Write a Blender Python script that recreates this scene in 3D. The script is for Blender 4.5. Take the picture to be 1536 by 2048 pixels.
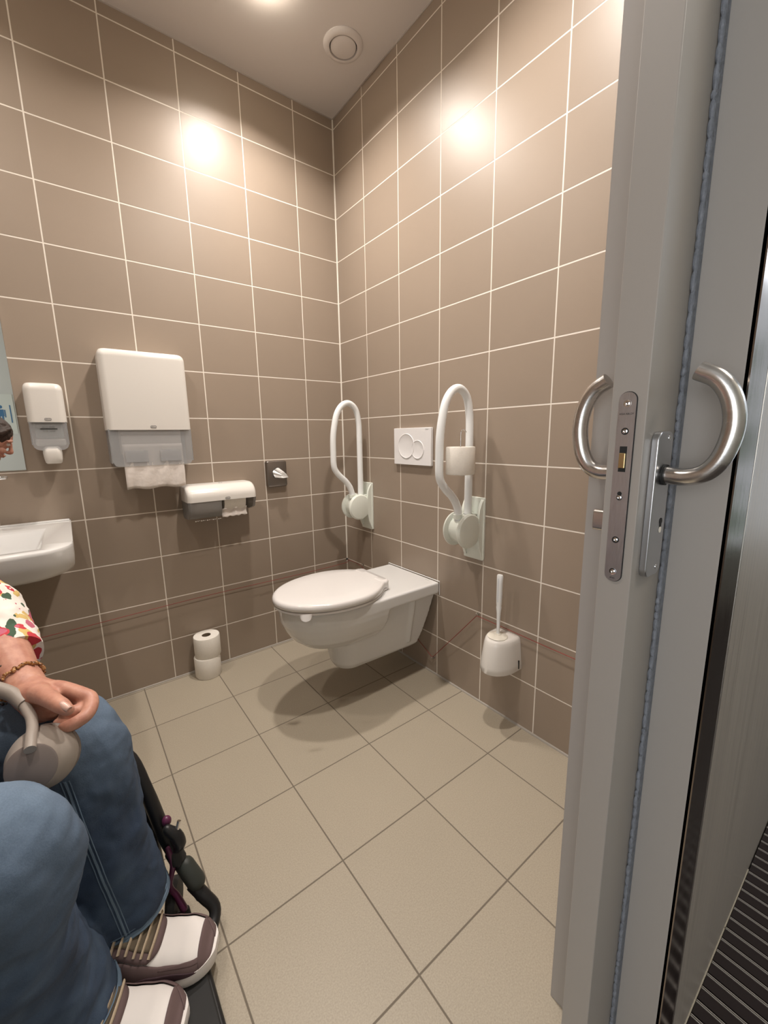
import bpy, bmesh, math, random
from mathutils import Vector, Matrix, Quaternion
for o in list(bpy.data.objects): bpy.data.objects.remove(o)
random.seed(4)
SC = bpy.context.scene; COL = SC.collection
PI = math.pi
V = Vector

# ---------------------------------------------------------------- camera
FPX = 821.35
cam = bpy.data.cameras.new('camera'); camo = bpy.data.objects.new('camera', cam); COL.objects.link(camo)
cam.sensor_fit = 'HORIZONTAL'; cam.sensor_width = 36.0; cam.lens = FPX / 1536 * 36.0
cam.clip_start = 0.02; cam.clip_end = 60
CAM = V((-1.2473, -1.9972, 1.1004)); yaw, pit, rol = 0.9182, -0.1831, -0.0171
fw = V((math.cos(pit)*math.cos(yaw), math.cos(pit)*math.sin(yaw), math.sin(pit)))
rt = fw.cross(V((0, 0, 1))).normalized(); up = rt.cross(fw)
r2 = rt*math.cos(rol) + up*math.sin(rol); u2 = -rt*math.sin(rol) + up*math.cos(rol)
M = Matrix((r2, u2, -fw)).transposed().to_4x4(); M.translation = CAM
camo.matrix_world = M
SC.camera = camo

# ---------------------------------------------------------------- world, exposure, lamps
SC.view_settings.view_transform = 'Standard'; SC.view_settings.look = 'None'
SC.view_settings.gamma = 1.0; SC.view_settings.use_curve_mapping = False
SC.view_settings.exposure = 0.0
w = bpy.data.worlds.new('daylight'); SC.world = w; w.use_nodes = True
w.node_tree.nodes['Background'].inputs[0].default_value = (0.82, 0.90, 1.0, 1)
w.node_tree.nodes['Background'].inputs[1].default_value = 1.6

LAMP_W = 12.5
LAMP_COL = (1.0, 0.925, 0.86)
DAY_W = 33.0
HC = 2.637            # ceiling height
LAMPS = [(-.515, -.42), (-.53, -1.22), (-1.55, -.42), (-1.55, -1.22)]
for i, (x, y) in enumerate(LAMPS):
    l = bpy.data.lights.new('downlight_beam', 'AREA'); l.shape = 'DISK'; l.size = .085
    l.energy = LAMP_W * (1.08 if x > -1 else .38); l.color = LAMP_COL; l.spread = math.radians(142)
    o = bpy.data.objects.new('downlight_beam', l); o.location = (x, y, HC - .033); COL.objects.link(o)
def day(name, loc, size, size_y, rot, e, col=(.80, .90, 1.0)):
    l = bpy.data.lights.new(name, 'AREA'); l.shape = 'RECTANGLE'; l.size = size; l.size_y = size_y; l.energy = e; l.color = col
    o = bpy.data.objects.new(name, l); o.location = loc; o.rotation_euler = rot; COL.objects.link(o); return o
day('window_daylight', (1.5, -3.36, 2.15), 1.5, .35, (math.radians(72), 0, 0), DAY_W*.35)
day('added_corridor_fill', (.1, -2.75, 2.715), .6, .6, (0, 0, 0), 16, (1, .90, .80))  # added fill lamp, brightens the mat and cladding outside the door
day('glazed_end_daylight', (-3.17, -2.70, 1.35), 1.3, 2.2, (0, math.radians(-90), 0), DAY_W, (1.0, .965, .93))

# ---------------------------------------------------------------- materials
def mat(name, col, rough=.5, metal=0, spec=.5, trans=0, alpha=1, emis=None, es=0, coat=0, sss=0, ior=1.45):
    m = bpy.data.materials.new(name); m.use_nodes = True
    b = m.node_tree.nodes['Principled BSDF']
    b.inputs['Base Color'].default_value = (*col, 1); b.inputs['Roughness'].default_value = rough
    b.inputs['Metallic'].default_value = metal; b.inputs['Specular IOR Level'].default_value = spec
    b.inputs['Transmission Weight'].default_value = trans; b.inputs['Alpha'].default_value = alpha
    b.inputs['Coat Weight'].default_value = coat; b.inputs['IOR'].default_value = ior
    if sss:
        b.inputs['Subsurface Weight'].default_value = sss; b.inputs['Subsurface Radius'].default_value = (.01, .004, .002)
    if emis: b.inputs['Emission Color'].default_value = (*emis, 1); b.inputs['Emission Strength'].default_value = es
    return m
class NT:
    def __init__(s, m): s.m = m; s.t = m.node_tree; s.b = s.t.nodes['Principled BSDF']
    def n(s, typ, **k):
        x = s.t.nodes.new(typ)
        for a, v in k.items(): setattr(x, a, v)
        return x
    def link(s, a, b): s.t.links.new(a, b)
    def math(s, op, a, b=None, c=None):
        x = s.n('ShaderNodeMath', operation=op)
        for i, v in enumerate((a, b, c)):
            if v is None: continue
            if isinstance(v, (int, float)): x.inputs[i].default_value = v
            else: s.link(v, x.inputs[i])
        return x.outputs[0]
    def coord(s): return s.n('ShaderNodeTexCoord').outputs['Object']
    def noise(s, vec, scale, detail=3, rough=.5):
        x = s.n('ShaderNodeTexNoise'); x.inputs['Scale'].default_value = scale; x.inputs['Detail'].default_value = detail
        x.inputs['Roughness'].default_value = rough
        s.link(vec, x.inputs['Vector']); return x.outputs['Fac']
    def ramp(s, fac, stops):
        x = s.n('ShaderNodeValToRGB'); e = x.color_ramp.elements
        while len(e) < len(stops): e.new(.5)
        for el, (p, c) in zip(e, stops): el.position = p; el.color = (*c, 1) if len(c) == 3 else c
        s.link(fac, x.inputs[0]); return x.outputs[0]
    def mix(s, fac, a, b):
        x = s.n('ShaderNodeMix', data_type='RGBA')
        for i, v in ((0, fac), (6, a), (7, b)):
            if isinstance(v, (int, float)): x.inputs[i].default_value = v
            elif isinstance(v, tuple): x.inputs[i].default_value = (*v, 1)
            else: s.link(v, x.inputs[i])
        return x.outputs[2]
    def bump(s, h, strength=.2, dist=.001):
        x = s.n('ShaderNodeBump'); x.inputs['Strength'].default_value = strength; x.inputs['Distance'].default_value = dist
        s.link(h, x.inputs['Height']); s.link(x.outputs[0], s.b.inputs['Normal'])
    def col(s, c): s.link(c, s.b.inputs['Base Color'])
    def rough(s, c): s.link(c, s.b.inputs['Roughness'])

def tiled(name, ax, off, pitch, g, tile_col, grout_col, rough, bump_d=.0012, mott=.06, speck=0):
    """ax: the two object-space axes of the surface; a grout line wherever coord = -off - k*pitch"""
    m = mat(name, tile_col, rough); N = NT(m); c = N.coord()
    sep = N.n('ShaderNodeSeparateXYZ'); N.link(c, sep.inputs[0])
    ds = []; cells = []
    for a, o, p in zip(ax, off, pitch):
        v = N.math('MULTIPLY', N.math('ADD', sep.outputs[a], o), 1/p)
        f = N.math('FRACT', v); cells.append(N.math('FLOOR', v))
        ds.append(N.math('MULTIPLY', N.math('MINIMUM', f, N.math('SUBTRACT', 1.0, f)), p))
    d = N.math('MINIMUM', ds[0], ds[1])
    mr = N.n('ShaderNodeMapRange'); mr.inputs['From Min'].default_value = g/2 - .0004; mr.inputs['From Max'].default_value = g/2 + .0006
    N.link(d, mr.inputs['Value']); isT = mr.outputs[0]
    cmb = N.n('ShaderNodeCombineXYZ'); N.link(cells[0], cmb.inputs[0]); N.link(cells[1], cmb.inputs[1])
    wn = N.n('ShaderNodeTexWhiteNoise', noise_dimensions='2D'); N.link(cmb.outputs[0], wn.inputs['Vector'])
    n1 = N.noise(c, 5, 4)
    k = N.math('ADD', N.math('MULTIPLY', wn.outputs[0], mott), N.math('MULTIPLY', n1, mott*1.2))
    k = N.math('ADD', k, 1 - mott*1.1)
    if speck:
        s1 = N.noise(c, 330, 2); k = N.math('ADD', k, N.math('MULTIPLY', N.math('SUBTRACT', s1, .5), speck))
    vm = N.n('ShaderNodeVectorMath', operation='SCALE'); vm.inputs[0].default_value = tile_col; N.link(k, vm.inputs['Scale'])
    N.col(N.mix(isT, grout_col, vm.outputs[0]))
    N.rough(N.math('ADD', N.math('MULTIPLY', isT, rough - .75), .75))
    fine = N.noise(c, 260, 2)
    N.bump(N.math('ADD', isT, N.math('MULTIPLY', fine, .06 if not speck else .18)), .55, bump_d)
    return m
TILE = (.312, .250, .195); GROUT = (.77, .71, .63)
m_back = tiled('brown_wall_tile_back', (0, 2), (.2157, -.1922), (.2504, .2), .0042, TILE, GROUT, .39)
m_right = tiled('brown_wall_tile_right', (1, 2), (.2503, -.1922), (.2504, .2), .0042, TILE, GROUT, .39)
m_floor = tiled('beige_floor_tile', (0, 1), (.204, .3135), (.298, .298), .0036, (.365, .318, .245), (.15, .125, .095), .45, .0008, .05, .55)

M_ = {}
M_['ceiling'] = mat('ceiling_paint', (.74, .71, .69), .36)
M_['paint'] = mat('grey_paint', (.55, .53, .50), .6)
M_['ceramic'] = mat('white_ceramic', (.68, .675, .66), .12, coat=.4)
M_['plastic'] = mat('white_plastic', (.72, .69, .645), .22)
M_['lid'] = mat('white_seat_plastic', (.71, .685, .665), .16, coat=.3)
M_['enamel'] = mat('white_enamel', (.84, .86, .86), .22, coat=.3)
M_['hinge'] = mat('pale_hinge_plastic', (.74, .77, .70), .35)
M_['steel'] = mat('brushed_steel', (.58, .56, .53), .27, 1)
M_['chrome'] = mat('chrome', (.8, .8, .8), .08, 1)
M_['mirror'] = mat('mirror_glass', (.86, .87, .86), .01, 1)
M_['dark'] = mat('black_void', (.01, .01, .01), .6)
M_['grey_print'] = mat('grey_print', (.22, .22, .22), .5)
M_['light_print'] = mat('light_print', (.45, .45, .44), .5)
M_['paper'] = mat('white_paper', (.80, .76, .70), .9)
M_['tissue'] = mat('white_tissue', (.88, .87, .85), .85)
M_['caulk'] = mat('white_caulk', (.78, .74, .66), .5)
M_['joint'] = mat('grey_caulk', (.34, .31, .27), .6)
M_['cord'] = mat('red_cord', (.25, .035, .03), .6)
M_['door'] = mat('grey_door_paint', (.33, .305, .278), .42)
M_['jamb'] = mat('grey_frame_paint', (.36, .335, .31), .45)
M_['brass'] = mat('brass', (.55, .42, .22), .3, 1)
M_['red'] = mat('red_plastic', (.4, .03, .03), .4)
M_['glow'] = mat('lamp_diffuser', (.9, .9, .9), .4, emis=(1, .86, .7), es=60)
M_['blackmetal'] = mat('black_metal', (.014, .014, .015), .38)
M_['rubber'] = mat('black_rubber', (.02, .02, .02), .7)
M_['purple'] = mat('purple_metal', (.10, .02, .06), .35)
M_['nylon'] = mat('black_nylon', (.018, .018, .022), .8)
M_['headset'] = mat('silver_headphone_plastic', (.30, .26, .225), .45)
M_['headset_dark'] = mat('taupe_headphone_face', (.19, .155, .138), .5)
M_['cushion'] = mat('headphone_cushion', (.20, .17, .15), .6)
M_['lens'] = mat('pale_nail', (.62, .40, .33), .22)
M_['blue'] = mat('sign_blue', (.05, .14, .25), .5)
M_['sleeve'] = mat('white_shoe', (.80, .76, .73), .7)
M_['mauve'] = mat('mauve_suede', (.135, .090, .088), .85)
M_['dmauve'] = mat('dark_mauve', (.055, .028, .035), .7)
M_['lace'] = mat('beige_lace', (.52, .42, .30), .9)
M_['sock'] = mat('tan_tongue', (.14, .11, .075), .9)
M_['rib_alu'] = mat('aluminium_rib', (.42, .38, .34), .45, .6)
M_['rib_dark'] = mat('dark_carpet', (.018, .011, .010), .95)
# soap window: smoky transparent plastic
M_['smoke'] = mat('smoky_plastic', (.50, .51, .52), .30, alpha=.38)
M_['smoke2'] = mat('dark_smoky_plastic', (.30, .29, .28), .35, alpha=.72)
M_['glass'] = mat('clear_glass', (1, 1, 1), .0, trans=1, ior=1.2)

def brushed(name, col, rough, scale, metal=1.0, amt=.25):
    m = mat(name, col, rough, metal); N = NT(m); c = N.coord()
    mp = N.n('ShaderNodeMapping'); mp.inputs['Scale'].default_value = scale; N.link(c, mp.inputs[0])
    n = N.noise(mp.outputs[0], 1, 4, .6)
    vm = N.n('ShaderNodeVectorMath', operation='SCALE'); vm.inputs[0].default_value = col
    N.link(N.math('ADD', N.math('MULTIPLY', n, amt*2), 1-amt), vm.inputs['Scale']); N.col(vm.outputs[0])
    N.rough(N.math('ADD', N.math('MULTIPLY', n, .2), rough - .1)); N.bump(n, .15, .0006); return m
M_['clad'] = brushed('brushed_cladding', (.36, .32, .275), .42, (120, 120, 1.0), .25, .38)
M_['strip'] = brushed('polished_strip', (.26, .23, .21), .16, (60, 60, 2), 1, .08)
M_['faceplate'] = brushed('faceplate_steel', (.50, .49, .50), .36, (900, 900, 60), 1, .16)
M_['satin'] = brushed('satin_handle', (.62, .60, .58), .24, (200, 60, 200), 1, .05)
M_['plate'] = mat('satin_alu', (.55, .56, .58), .30, 1)
def texd(name, col, rough, scale, amt, dist=.0006, strength=.4):
    m = mat(name, col, rough); N = NT(m); c = N.coord(); n = N.noise(c, scale, 4, .6)
    vm = N.n('ShaderNodeVectorMath', operation='SCALE'); vm.inputs[0].default_value = col
    N.link(N.math('ADD', N.math('MULTIPLY', n, amt*2), 1-amt), vm.inputs['Scale']); N.col(vm.outputs[0])
    N.bump(n, strength, dist); return m
M_['brush'] = texd('blue_grey_brush_pile', (.20, .215, .245), .95, 90, .55, .004, .9)
M_['tprollm'] = texd('quilted_paper', (.80, .76, .69), .9, 130, .06, .0015, .5)
M_['towel'] = texd('crepe_towel', (.74, .68, .63), .9, 30, .06, .004, .6)
M_['skin'] = None
def skin():
    m = mat('skin', (.50, .27, .20), .45, sss=.12); N = NT(m); c = N.coord()
    n = N.noise(c, 45, 4, .6); N.col(N.ramp(n, [(.3, (.40, .175, .125)), (.7, (.56, .30, .215))]))
    N.bump(N.noise(c, 220, 3), .25, .0008); return m
M_['skin'] = skin()
def denim():
    m = mat('blue_denim', (.09, .15, .25), .9); N = NT(m); c = N.coord()
    n = N.noise(c, 7, 3, .6); f = N.noise(c, 420, 2, .7)
    col = N.ramp(n, [(.36, (.026, .043, .080)), (.56, (.050, .082, .140)), (.74, (.10, .15, .22))])
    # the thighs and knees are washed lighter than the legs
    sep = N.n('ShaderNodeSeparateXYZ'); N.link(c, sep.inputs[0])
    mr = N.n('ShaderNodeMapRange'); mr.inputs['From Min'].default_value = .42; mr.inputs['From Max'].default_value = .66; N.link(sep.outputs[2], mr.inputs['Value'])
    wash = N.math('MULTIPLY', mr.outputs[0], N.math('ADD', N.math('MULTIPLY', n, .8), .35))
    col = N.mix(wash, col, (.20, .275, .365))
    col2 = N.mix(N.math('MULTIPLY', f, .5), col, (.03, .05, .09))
    N.col(col2); N.bump(f, .5, .0008); return m
M_['denim'] = denim()
M_['seam'] = mat('denim_seam', (.13, .19, .26), .9)
def floral():
    m = mat('floral_cotton', (.8, .76, .7), .85); N = NT(m); c = N.coord()
    base = (.80, .74, .68)
    wob = N.n('ShaderNodeTexNoise'); wob.inputs['Scale'].default_value = 30; N.link(c, wob.inputs['Vector'])
    vm = N.n('ShaderNodeVectorMath', operation='MULTIPLY_ADD'); vm.inputs[1].default_value = (.035, .035, .035); N.link(wob.outputs['Color'], vm.inputs[0]); N.link(c, vm.inputs[2])
    def spots(scale, seed, thr, rnd, streth=(1, 1, 1)):
        mp = N.n('ShaderNodeMapping'); mp.inputs['Location'].default_value = (seed, seed*.7, seed*.3); mp.inputs['Scale'].default_value = streth
        N.link(vm.outputs[0], mp.inputs[0])
        v = N.n('ShaderNodeTexVoronoi'); v.inputs['Scale'].default_value = scale; v.inputs['Randomness'].default_value = rnd
        N.link(mp.outputs[0], v.inputs['Vector'])
        return N.math('LESS_THAN', v.outputs['Distance'], thr)
    col = N.mix(spots(26, 3, .30, 1), base, (.62, .44, .16))
    col = N.mix(spots(22, 1.3, .37, 1, (1.8, .7, 1)), col, (.055, .10, .06))
    col = N.mix(spots(20, 5.1, .35, 1, (1, 1.25, .8)), col, (.52, .045, .06))
    col = N.mix(spots(30, 7.7, .29, 1), col, (.50, .13, .19))
    N.col(col); N.bump(N.noise(c, 60, 3), .5, .003); return m
M_['floral'] = floral()
def hair():
    m = mat('dark_brown_hair', (.035, .018, .012), .55); N = NT(m); c = N.coord()
    N.bump(N.noise(c, 90, 4), .8, .004); return m
M_['hair'] = hair()
def amber():
    m = mat('amber_beads', (.36, .14, .03), .25, coat=.3); N = NT(m); c = N.coord()
    N.col(N.ramp(N.noise(c, 190, 2), [(.35, (.06, .02, .01)), (.5, (.34, .13, .03)), (.68, (.55, .34, .16))])); return m
M_['amber'] = amber()
M_['bark'] = mat('dark_beads', (.05, .03, .02), .4)
def leafy():
    m = mat('hedge_leaves', (.06, .20, .03), .7); N = NT(m); c = N.coord()
    N.col(N.ramp(N.noise(c, 14, 4), [(.35, (.02, .08, .01)), (.65, (.16, .36, .07))])); return m
M_['leaf'] = leafy()

# ---------------------------------------------------------------- mesh helpers
def finish(o, smooth=True, angle=38):
    me = o.data
    if smooth:
        for p in me.polygons: p.use_smooth = True
        try: me.set_sharp_from_angle(angle=math.radians(angle))
        except Exception: pass
    return o
def obj(name, bm, m, parent=None, smooth=True, angle=38, label=None):
    me = bpy.data.meshes.new(name)
    bmesh.ops.recalc_face_normals(bm, faces=bm.faces)
    bm.to_mesh(me); bm.free()
    for x in (m if isinstance(m, (list, tuple)) else [m]): me.materials.append(x)
    o = bpy.data.objects.new(name, me); COL.objects.link(o)
    if parent: o.parent = parent; o.matrix_parent_inverse = Matrix.Translation(-world_loc(parent))
    if label: o['label'] = label
    return finish(o, smooth, angle)
def world_loc(p):
    l = V(p.location)
    # every parent here is unrotated; meshes are at the origin so only empties carry an offset
    q = p
    if p.parent: l = V((0, 0, 0))
    return l
def thing(name, label, cat, loc=(0, 0, 0), group=None):
    o = bpy.data.objects.new(name, None); o.empty_display_size = .05; o.location = loc; COL.objects.link(o)
    o['label'] = label; o['category'] = cat
    if group: o['group'] = group
    return o
def tag(o, label, cat, group=None):
    o['label'] = label; o['category'] = cat
    if group: o['group'] = group
    return o
def struct(name, bm, m, parent=None, **k):
    o = obj(name, bm, m, parent, **k)
    if not parent: o['kind'] = 'structure'
    return o
def B(): return bmesh.new()
def box(bm, a, b, mi=0):
    vs = [bm.verts.new((x, y, z)) for x in (a[0], b[0]) for y in (a[1], b[1]) for z in (a[2], b[2])]
    for f in ((0, 1, 3, 2), (4, 6, 7, 5), (0, 4, 5, 1), (2, 3, 7, 6), (0, 2, 6, 4), (1, 5, 7, 3)):
        bm.faces.new([vs[i] for i in f]).material_index = mi
    return bm
def bevel(o, wd=.002, seg=2, ang=40):
    md = o.modifiers.new('bevel', 'BEVEL'); md.width = wd; md.segments = seg; md.limit_method = 'ANGLE'; md.angle_limit = math.radians(ang)
    return o
def loft(bm, rings, caps=True, closed=True, mi=0):
    vr = [[bm.verts.new(p) for p in r] for r in rings]; n = len(rings[0]); fs = []
    for a, b in zip(vr[:-1], vr[1:]):
        for i in range(n if closed else n-1):
            j = (i+1) % n
            f = bm.faces.new((a[i], a[j], b[j], b[i])); f.material_index = mi; fs.append(f)
    if caps:
        bm.faces.new(vr[0][::-1]).material_index = mi; bm.faces.new(vr[-1]).material_index = mi
    return vr
def catmull(pts, n=8):
    P = [V(p) for p in pts]; P = [P[0]*2-P[1]] + P + [P[-1]*2-P[-2]]; out = []
    for i in range(1, len(P)-2):
        a, b, c, d = P[i-1:i+3]
        for k in range(n):
            t = k/n
            out.append(.5*((2*b) + (c-a)*t + (2*a-5*b+4*c-d)*t*t + (3*b-a-3*c+d)*t**3))
    out.append(P[-2].copy()); return out
def frames(path):
    T = [(path[min(i+1, len(path)-1)] - path[max(i-1, 0)]).normalized() for i in range(len(path))]
    ref = V((0, 0, 1)) if abs(T[0].z) < .9 else V((1, 0, 0))
    N = [(ref - T[0]*ref.dot(T[0])).normalized()]
    for i in range(1, len(path)):
        q = T[i-1].rotation_difference(T[i]); n = q @ N[-1]; N.append((n - T[i]*n.dot(T[i])).normalized())
    return T, N
def tube(bm, pts, r, seg=16, smooth=0, mi=0, flat=1.0, round_caps=False):
    """r: radius or a list (one per given point)"""
    P = [V(p) for p in pts]
    if smooth:
        if isinstance(r, (list, tuple)):
            rr = catmull([(x, 0, 0) for x in r], smooth); r = [q.x for q in rr]
        P = catmull(P, smooth)
    if not isinstance(r, (list, tuple)): r = [r]*len(P)
    T, N = frames(P); rings = []
    def ring(p, t, n, rad):
        b = t.cross(n); return [p + n*rad*math.cos(2*PI*k/seg) + b*rad*flat*math.sin(2*PI*k/seg) for k in range(seg)]
    if round_caps:
        for k in range(3, 0, -1):
            a = k*PI/2/3.4; rings.append(ring(P[0] - T[0]*r[0]*math.sin(a), T[0], N[0], r[0]*math.cos(a)))
    for p, t, n, rad in zip(P, T, N, r): rings.append(ring(p, t, n, rad))
    if round_caps:
        for k in range(1, 4):
            a = k*PI/2/3.4; rings.append(ring(P[-1] + T[-1]*r[-1]*math.sin(a), T[-1], N[-1], r[-1]*math.cos(a)))
    loft(bm, rings, mi=mi); return bm
def cyl(bm, c, ax, r, h, seg=32, r2=None, mi=0):
    c = V(c); ax = V(ax).normalized(); r2 = r if r2 is None else r2
    n = (V((0, 0, 1)) if abs(ax.z) < .9 else V((1, 0, 0))); n = (n - ax*n.dot(ax)).normalized(); b = ax.cross(n)
    loft(bm, [[p + n*q*math.cos(2*PI*k/seg) + b*q*math.sin(2*PI*k/seg) for k in range(seg)] for p, q in ((c, r), (c+ax*h, r2))], mi=mi)
    return bm
def lathe(bm, c, ax, prof, seg=40, mi=0, caps=True):
    """prof: list of (radius, height along axis)"""
    c = V(c); ax = V(ax).normalized()
    n = (V((0, 0, 1)) if abs(ax.z) < .9 else V((1, 0, 0))); n = (n - ax*n.dot(ax)).normalized(); b = ax.cross(n)
    loft(bm, [[c + ax*h + n*max(q, 1e-4)*math.cos(2*PI*k/seg) + b*max(q, 1e-4)*math.sin(2*PI*k/seg) for k in range(seg)] for q, h in prof], mi=mi, caps=caps)
    return bm
def rrect(w, h, r, n=6):
    """rounded rectangle outline centred at 0, counter-clockwise"""
    out = []
    for cx, cy, a0 in ((w/2-r, h/2-r, 0), (-w/2+r, h/2-r, 90), (-w/2+r, -h/2+r, 180), (w/2-r, -h/2+r, 270)):
        for k in range(n+1):
            a = math.radians(a0 + 90*k/n); out.append((cx + r*math.cos(a), cy + r*math.sin(a)))
    return out
def ellipsoid(bm, c, r, seg=20, rings=12, rot=None):
    c = V(c); R = rot or Matrix.Identity(3); rr = []
    for i in range(rings+1):
        a = -PI/2 + PI*i/rings; a = max(min(a, PI/2-.04), -PI/2+.04)
        rr.append([c + R @ V((r[0]*math.cos(a)*math.cos(2*PI*k/seg), r[1]*math.cos(a)*math.sin(2*PI*k/seg), r[2]*math.sin(a))) for k in range(seg)])
    loft(bm, rr); return bm
def remesh(o, vox, smooth=6, fac=.5):
    md = o.modifiers.new('remesh', 'REMESH'); md.mode = 'VOXEL'; md.voxel_size = vox; md.use_smooth_shade = True
    if smooth:
        s = o.modifiers.new('smooth', 'SMOOTH'); s.iterations = smooth; s.factor = fac
    return o
def displace(o, size, strength, kind='CLOUDS'):
    t = bpy.data.textures.new('folds', kind); t.noise_scale = size
    md = o.modifiers.new('folds', 'DISPLACE'); md.texture = t; md.strength = strength; md.mid_level = .5; md.texture_coords = 'LOCAL'
    return o
def text(name, s, size, loc, rot, m, parent, depth=.0003, align='CENTER'):
    cu = bpy.data.curves.new(name, 'FONT'); cu.body = s; cu.size = size; cu.extrude = depth; cu.align_x = align; cu.align_y = 'CENTER'
    t = bpy.data.objects.new(name, cu); COL.objects.link(t)
    bpy.context.view_layer.update()
    me = bpy.data.meshes.new_from_object(t.evaluated_get(bpy.context.evaluated_depsgraph_get()))
    bpy.data.objects.remove(t)
    me.transform(Matrix.Translation(loc) @ rot)
    me.materials.clear(); me.materials.append(m)
    o = bpy.data.objects.new(name, me); COL.objects.link(o)
    if parent: o.parent = parent; o.matrix_parent_inverse = Matrix.Translation(-world_loc(parent))
    return o
RX = Matrix(((1, 0, 0), (0, 0, -1), (0, 1, 0))).to_4x4()          # text facing -y, reading along +x
RN = Matrix(((0, 0, -1), (-1, 0, 0), (0, 1, 0))).to_4x4()         # text facing -x, reading along -y

# ================================================================= SETTING
YF = -1.869           # outer face of the corridor wall
XL = -2.45
struct('wall_back', box(B(), (XL, 0, 0), (0.0, .12, HC)), m_back, smooth=False)
struct('wall_right', box(B(), (0, -1.6895, 0), (.12, .12, HC)), m_right, smooth=False)
struct('wall_left', box(B(), (XL-.12, YF, 0), (XL, .12, HC)), tiled('brown_wall_tile_left', (1, 2), (.2503, -.1922), (.2504, .2), .0042, TILE, GROUT, .39), smooth=False)
bm = box(B(), (-.6000, -1.7500, 0), (.12, -1.6895, HC)); box(bm, (XL, YF, 0), (-1.66, -1.6895, HC)); box(bm, (-1.66, -1.7500, 2.12), (-.6, -1.6895, HC))
struct('wall_front', bm, m_back, smooth=False)
bm = box(B(), (-.5605, YF+.002, -.1), (3.5, -1.80, 2.75)); box(bm, (-1.66, YF, 2.12), (-.5605, -1.80, 2.75))
struct('wall_corridor', bm, M_['clad'], smooth=False)
struct('ceiling', box(B(), (XL, -1.6895, HC), (0, 0, HC+.1)), M_['ceiling'], smooth=False)
struct('floor', box(B(), (XL, -1.8690, -.1), (0, 0, 0)), m_floor, smooth=False)
# corridor shell
bm = box(B(), (-3.2, -3.52, -.1), (3.5, YF, -.012))
struct('floor_corridor', bm, mat('corridor_screed', (.20, .18, .16), .7), smooth=False)
struct('ceiling_corridor', box(B(), (-3.2, -3.52, 2.75), (3.5, YF, 2.85)), M_['paint'], smooth=False)
bm = box(B(), (-3.2, -3.52, 0), (.75, -3.40, 2.75)); box(bm, (2.35, -3.52, 0), (3.5, -3.40, 2.75)); box(bm, (.75, -3.52, 2.35), (2.35, -3.40, 2.75)); box(bm, (.75, -3.52, 0), (2.35, -3.40, .3))
struct('wall_far', bm, mat('pale_corridor_paint', (.50, .50, .45), .6), smooth=False)
bm = B()
for x in (.75, 1.53, 2.31): box(bm, (x, -3.50, .3), (x+.04, -3.44, 2.35))
for z in (.3, 2.31): box(bm, (.75, -3.50, z), (2.35, -3.44, z+.04))
wn = struct('window_1', bm, M_['steel'], smooth=False)
obj('pane', box(B(), (.77, -3.475, .32), (2.33, -3.469, 2.33)), M_['glass'], wn, smooth=False)
bm = box(B(), (3.5, -3.52, 0), (3.6, YF, .15)); box(bm, (3.5, -3.52, 2.3), (3.6, YF, 2.75)); box(bm, (3.5, -3.52, .15), (3.6, -3.2, 2.3))
struct('wall_end', bm, M_['paint'], smooth=False)
bm = box(B(), (3.52, -3.2, .15), (3.56, -3.15, 2.3)); box(bm, (3.52, -1.92, .15), (3.56, -1.87, 2.3)); box(bm, (3.52, -3.2, 1.0), (3.56, -1.87, 1.05))
struct('window_2', bm, M_['steel'], smooth=False)
bm = box(B(), (-3.3, -3.52, 0), (-3.2, YF, .25)); box(bm, (-3.3, -3.52, 2.45), (-3.2, YF, 2.75)); box(bm, (-3.3, -2.05, .25), (-3.2, YF, 2.45))
struct('wall_corridor_end', bm, M_['paint'], smooth=False)
bm = box(B(), (-3.27, -3.40, .25), (-3.23, -3.36, 2.45)); box(bm, (-3.27, -2.09, .25), (-3.23, -2.05, 2.45)); box(bm, (-3.27, -2.74, .25), (-3.23, -2.70, 2.45))
struct('window_3', bm, M_['steel'], smooth=False)
# caulk lines in the corner and at the foot of the walls
bm = B(); tube(bm, [(-.0005, -.0005, .0), (-.0005, -.0005, HC)], .0048, 8); struct('trim_1', bm, M_['caulk'])
bm = B(); tube(bm, [(XL, -.0005, .0005), (-.0, -.0005, .0005)], .006, 8); tube(bm, [(-.0005, 0, .0005), (-.0005, -1.69, .0005)], .006, 8); struct('trim_2', bm, M_['joint'])
bm = B(); tube(bm, [(XL, -.0005, HC), (0, -.0005, HC)], .0035, 8); tube(bm, [(-.0005, 0, HC), (-.0005, -1.69, HC)], .0035, 8); struct('trim_3', bm, mat('ceiling_caulk', (.42, .38, .35), .5))

# door frame: jamb on the room side, jamb with brush seal on the corridor side, recessed polished strip
fr = struct('trim_4', box(B(), (-.6156, -1.7525, 0), (-.600, -1.6895, 2.15)), M_['jamb'], smooth=False)
jb = struct('trim_5', box(B(), (-.5990, -1.8610, 0), (-.560, -1.7990, 2.15)), M_['jamb'], smooth=False); bevel(jb, .0015)
bm = B(); box(bm, (-.6120, -1.8000, 0), (-.5985, -1.7957, 2.15))
obj('brush_seal', bm, M_['brush'], jb, smooth=False)
bm = B()
random.seed(9); z = 0
while z < 2.12:      # clumps of pile along the seal
    h = random.uniform(.010, .03); cx = -.6125 - random.uniform(0, .002)
    ellipsoid(bm, (cx+.002, -1.7975, z+h/2), (.0035, .0032, h*.56), 8, 6); z += h*.92
obj('brush_pile', bm, M_['brush'], jb)
bm = B(); loft(bm, [[V((-.5990, -1.8612, z)), V((-.5600, -1.8690, z)), V((-.5600, -1.8560, z)), V((-.5990, -1.8560, z))] for z in (0, 2.15)])
struct('trim_6', bm, M_['strip'], smooth=False)
cl = struct('trim_7', box(B(), (-.5603, -1.8700, 0), (-.5570, -1.8600, 2.15)), M_['steel'], smooth=False); bevel(cl, .0012)
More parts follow.
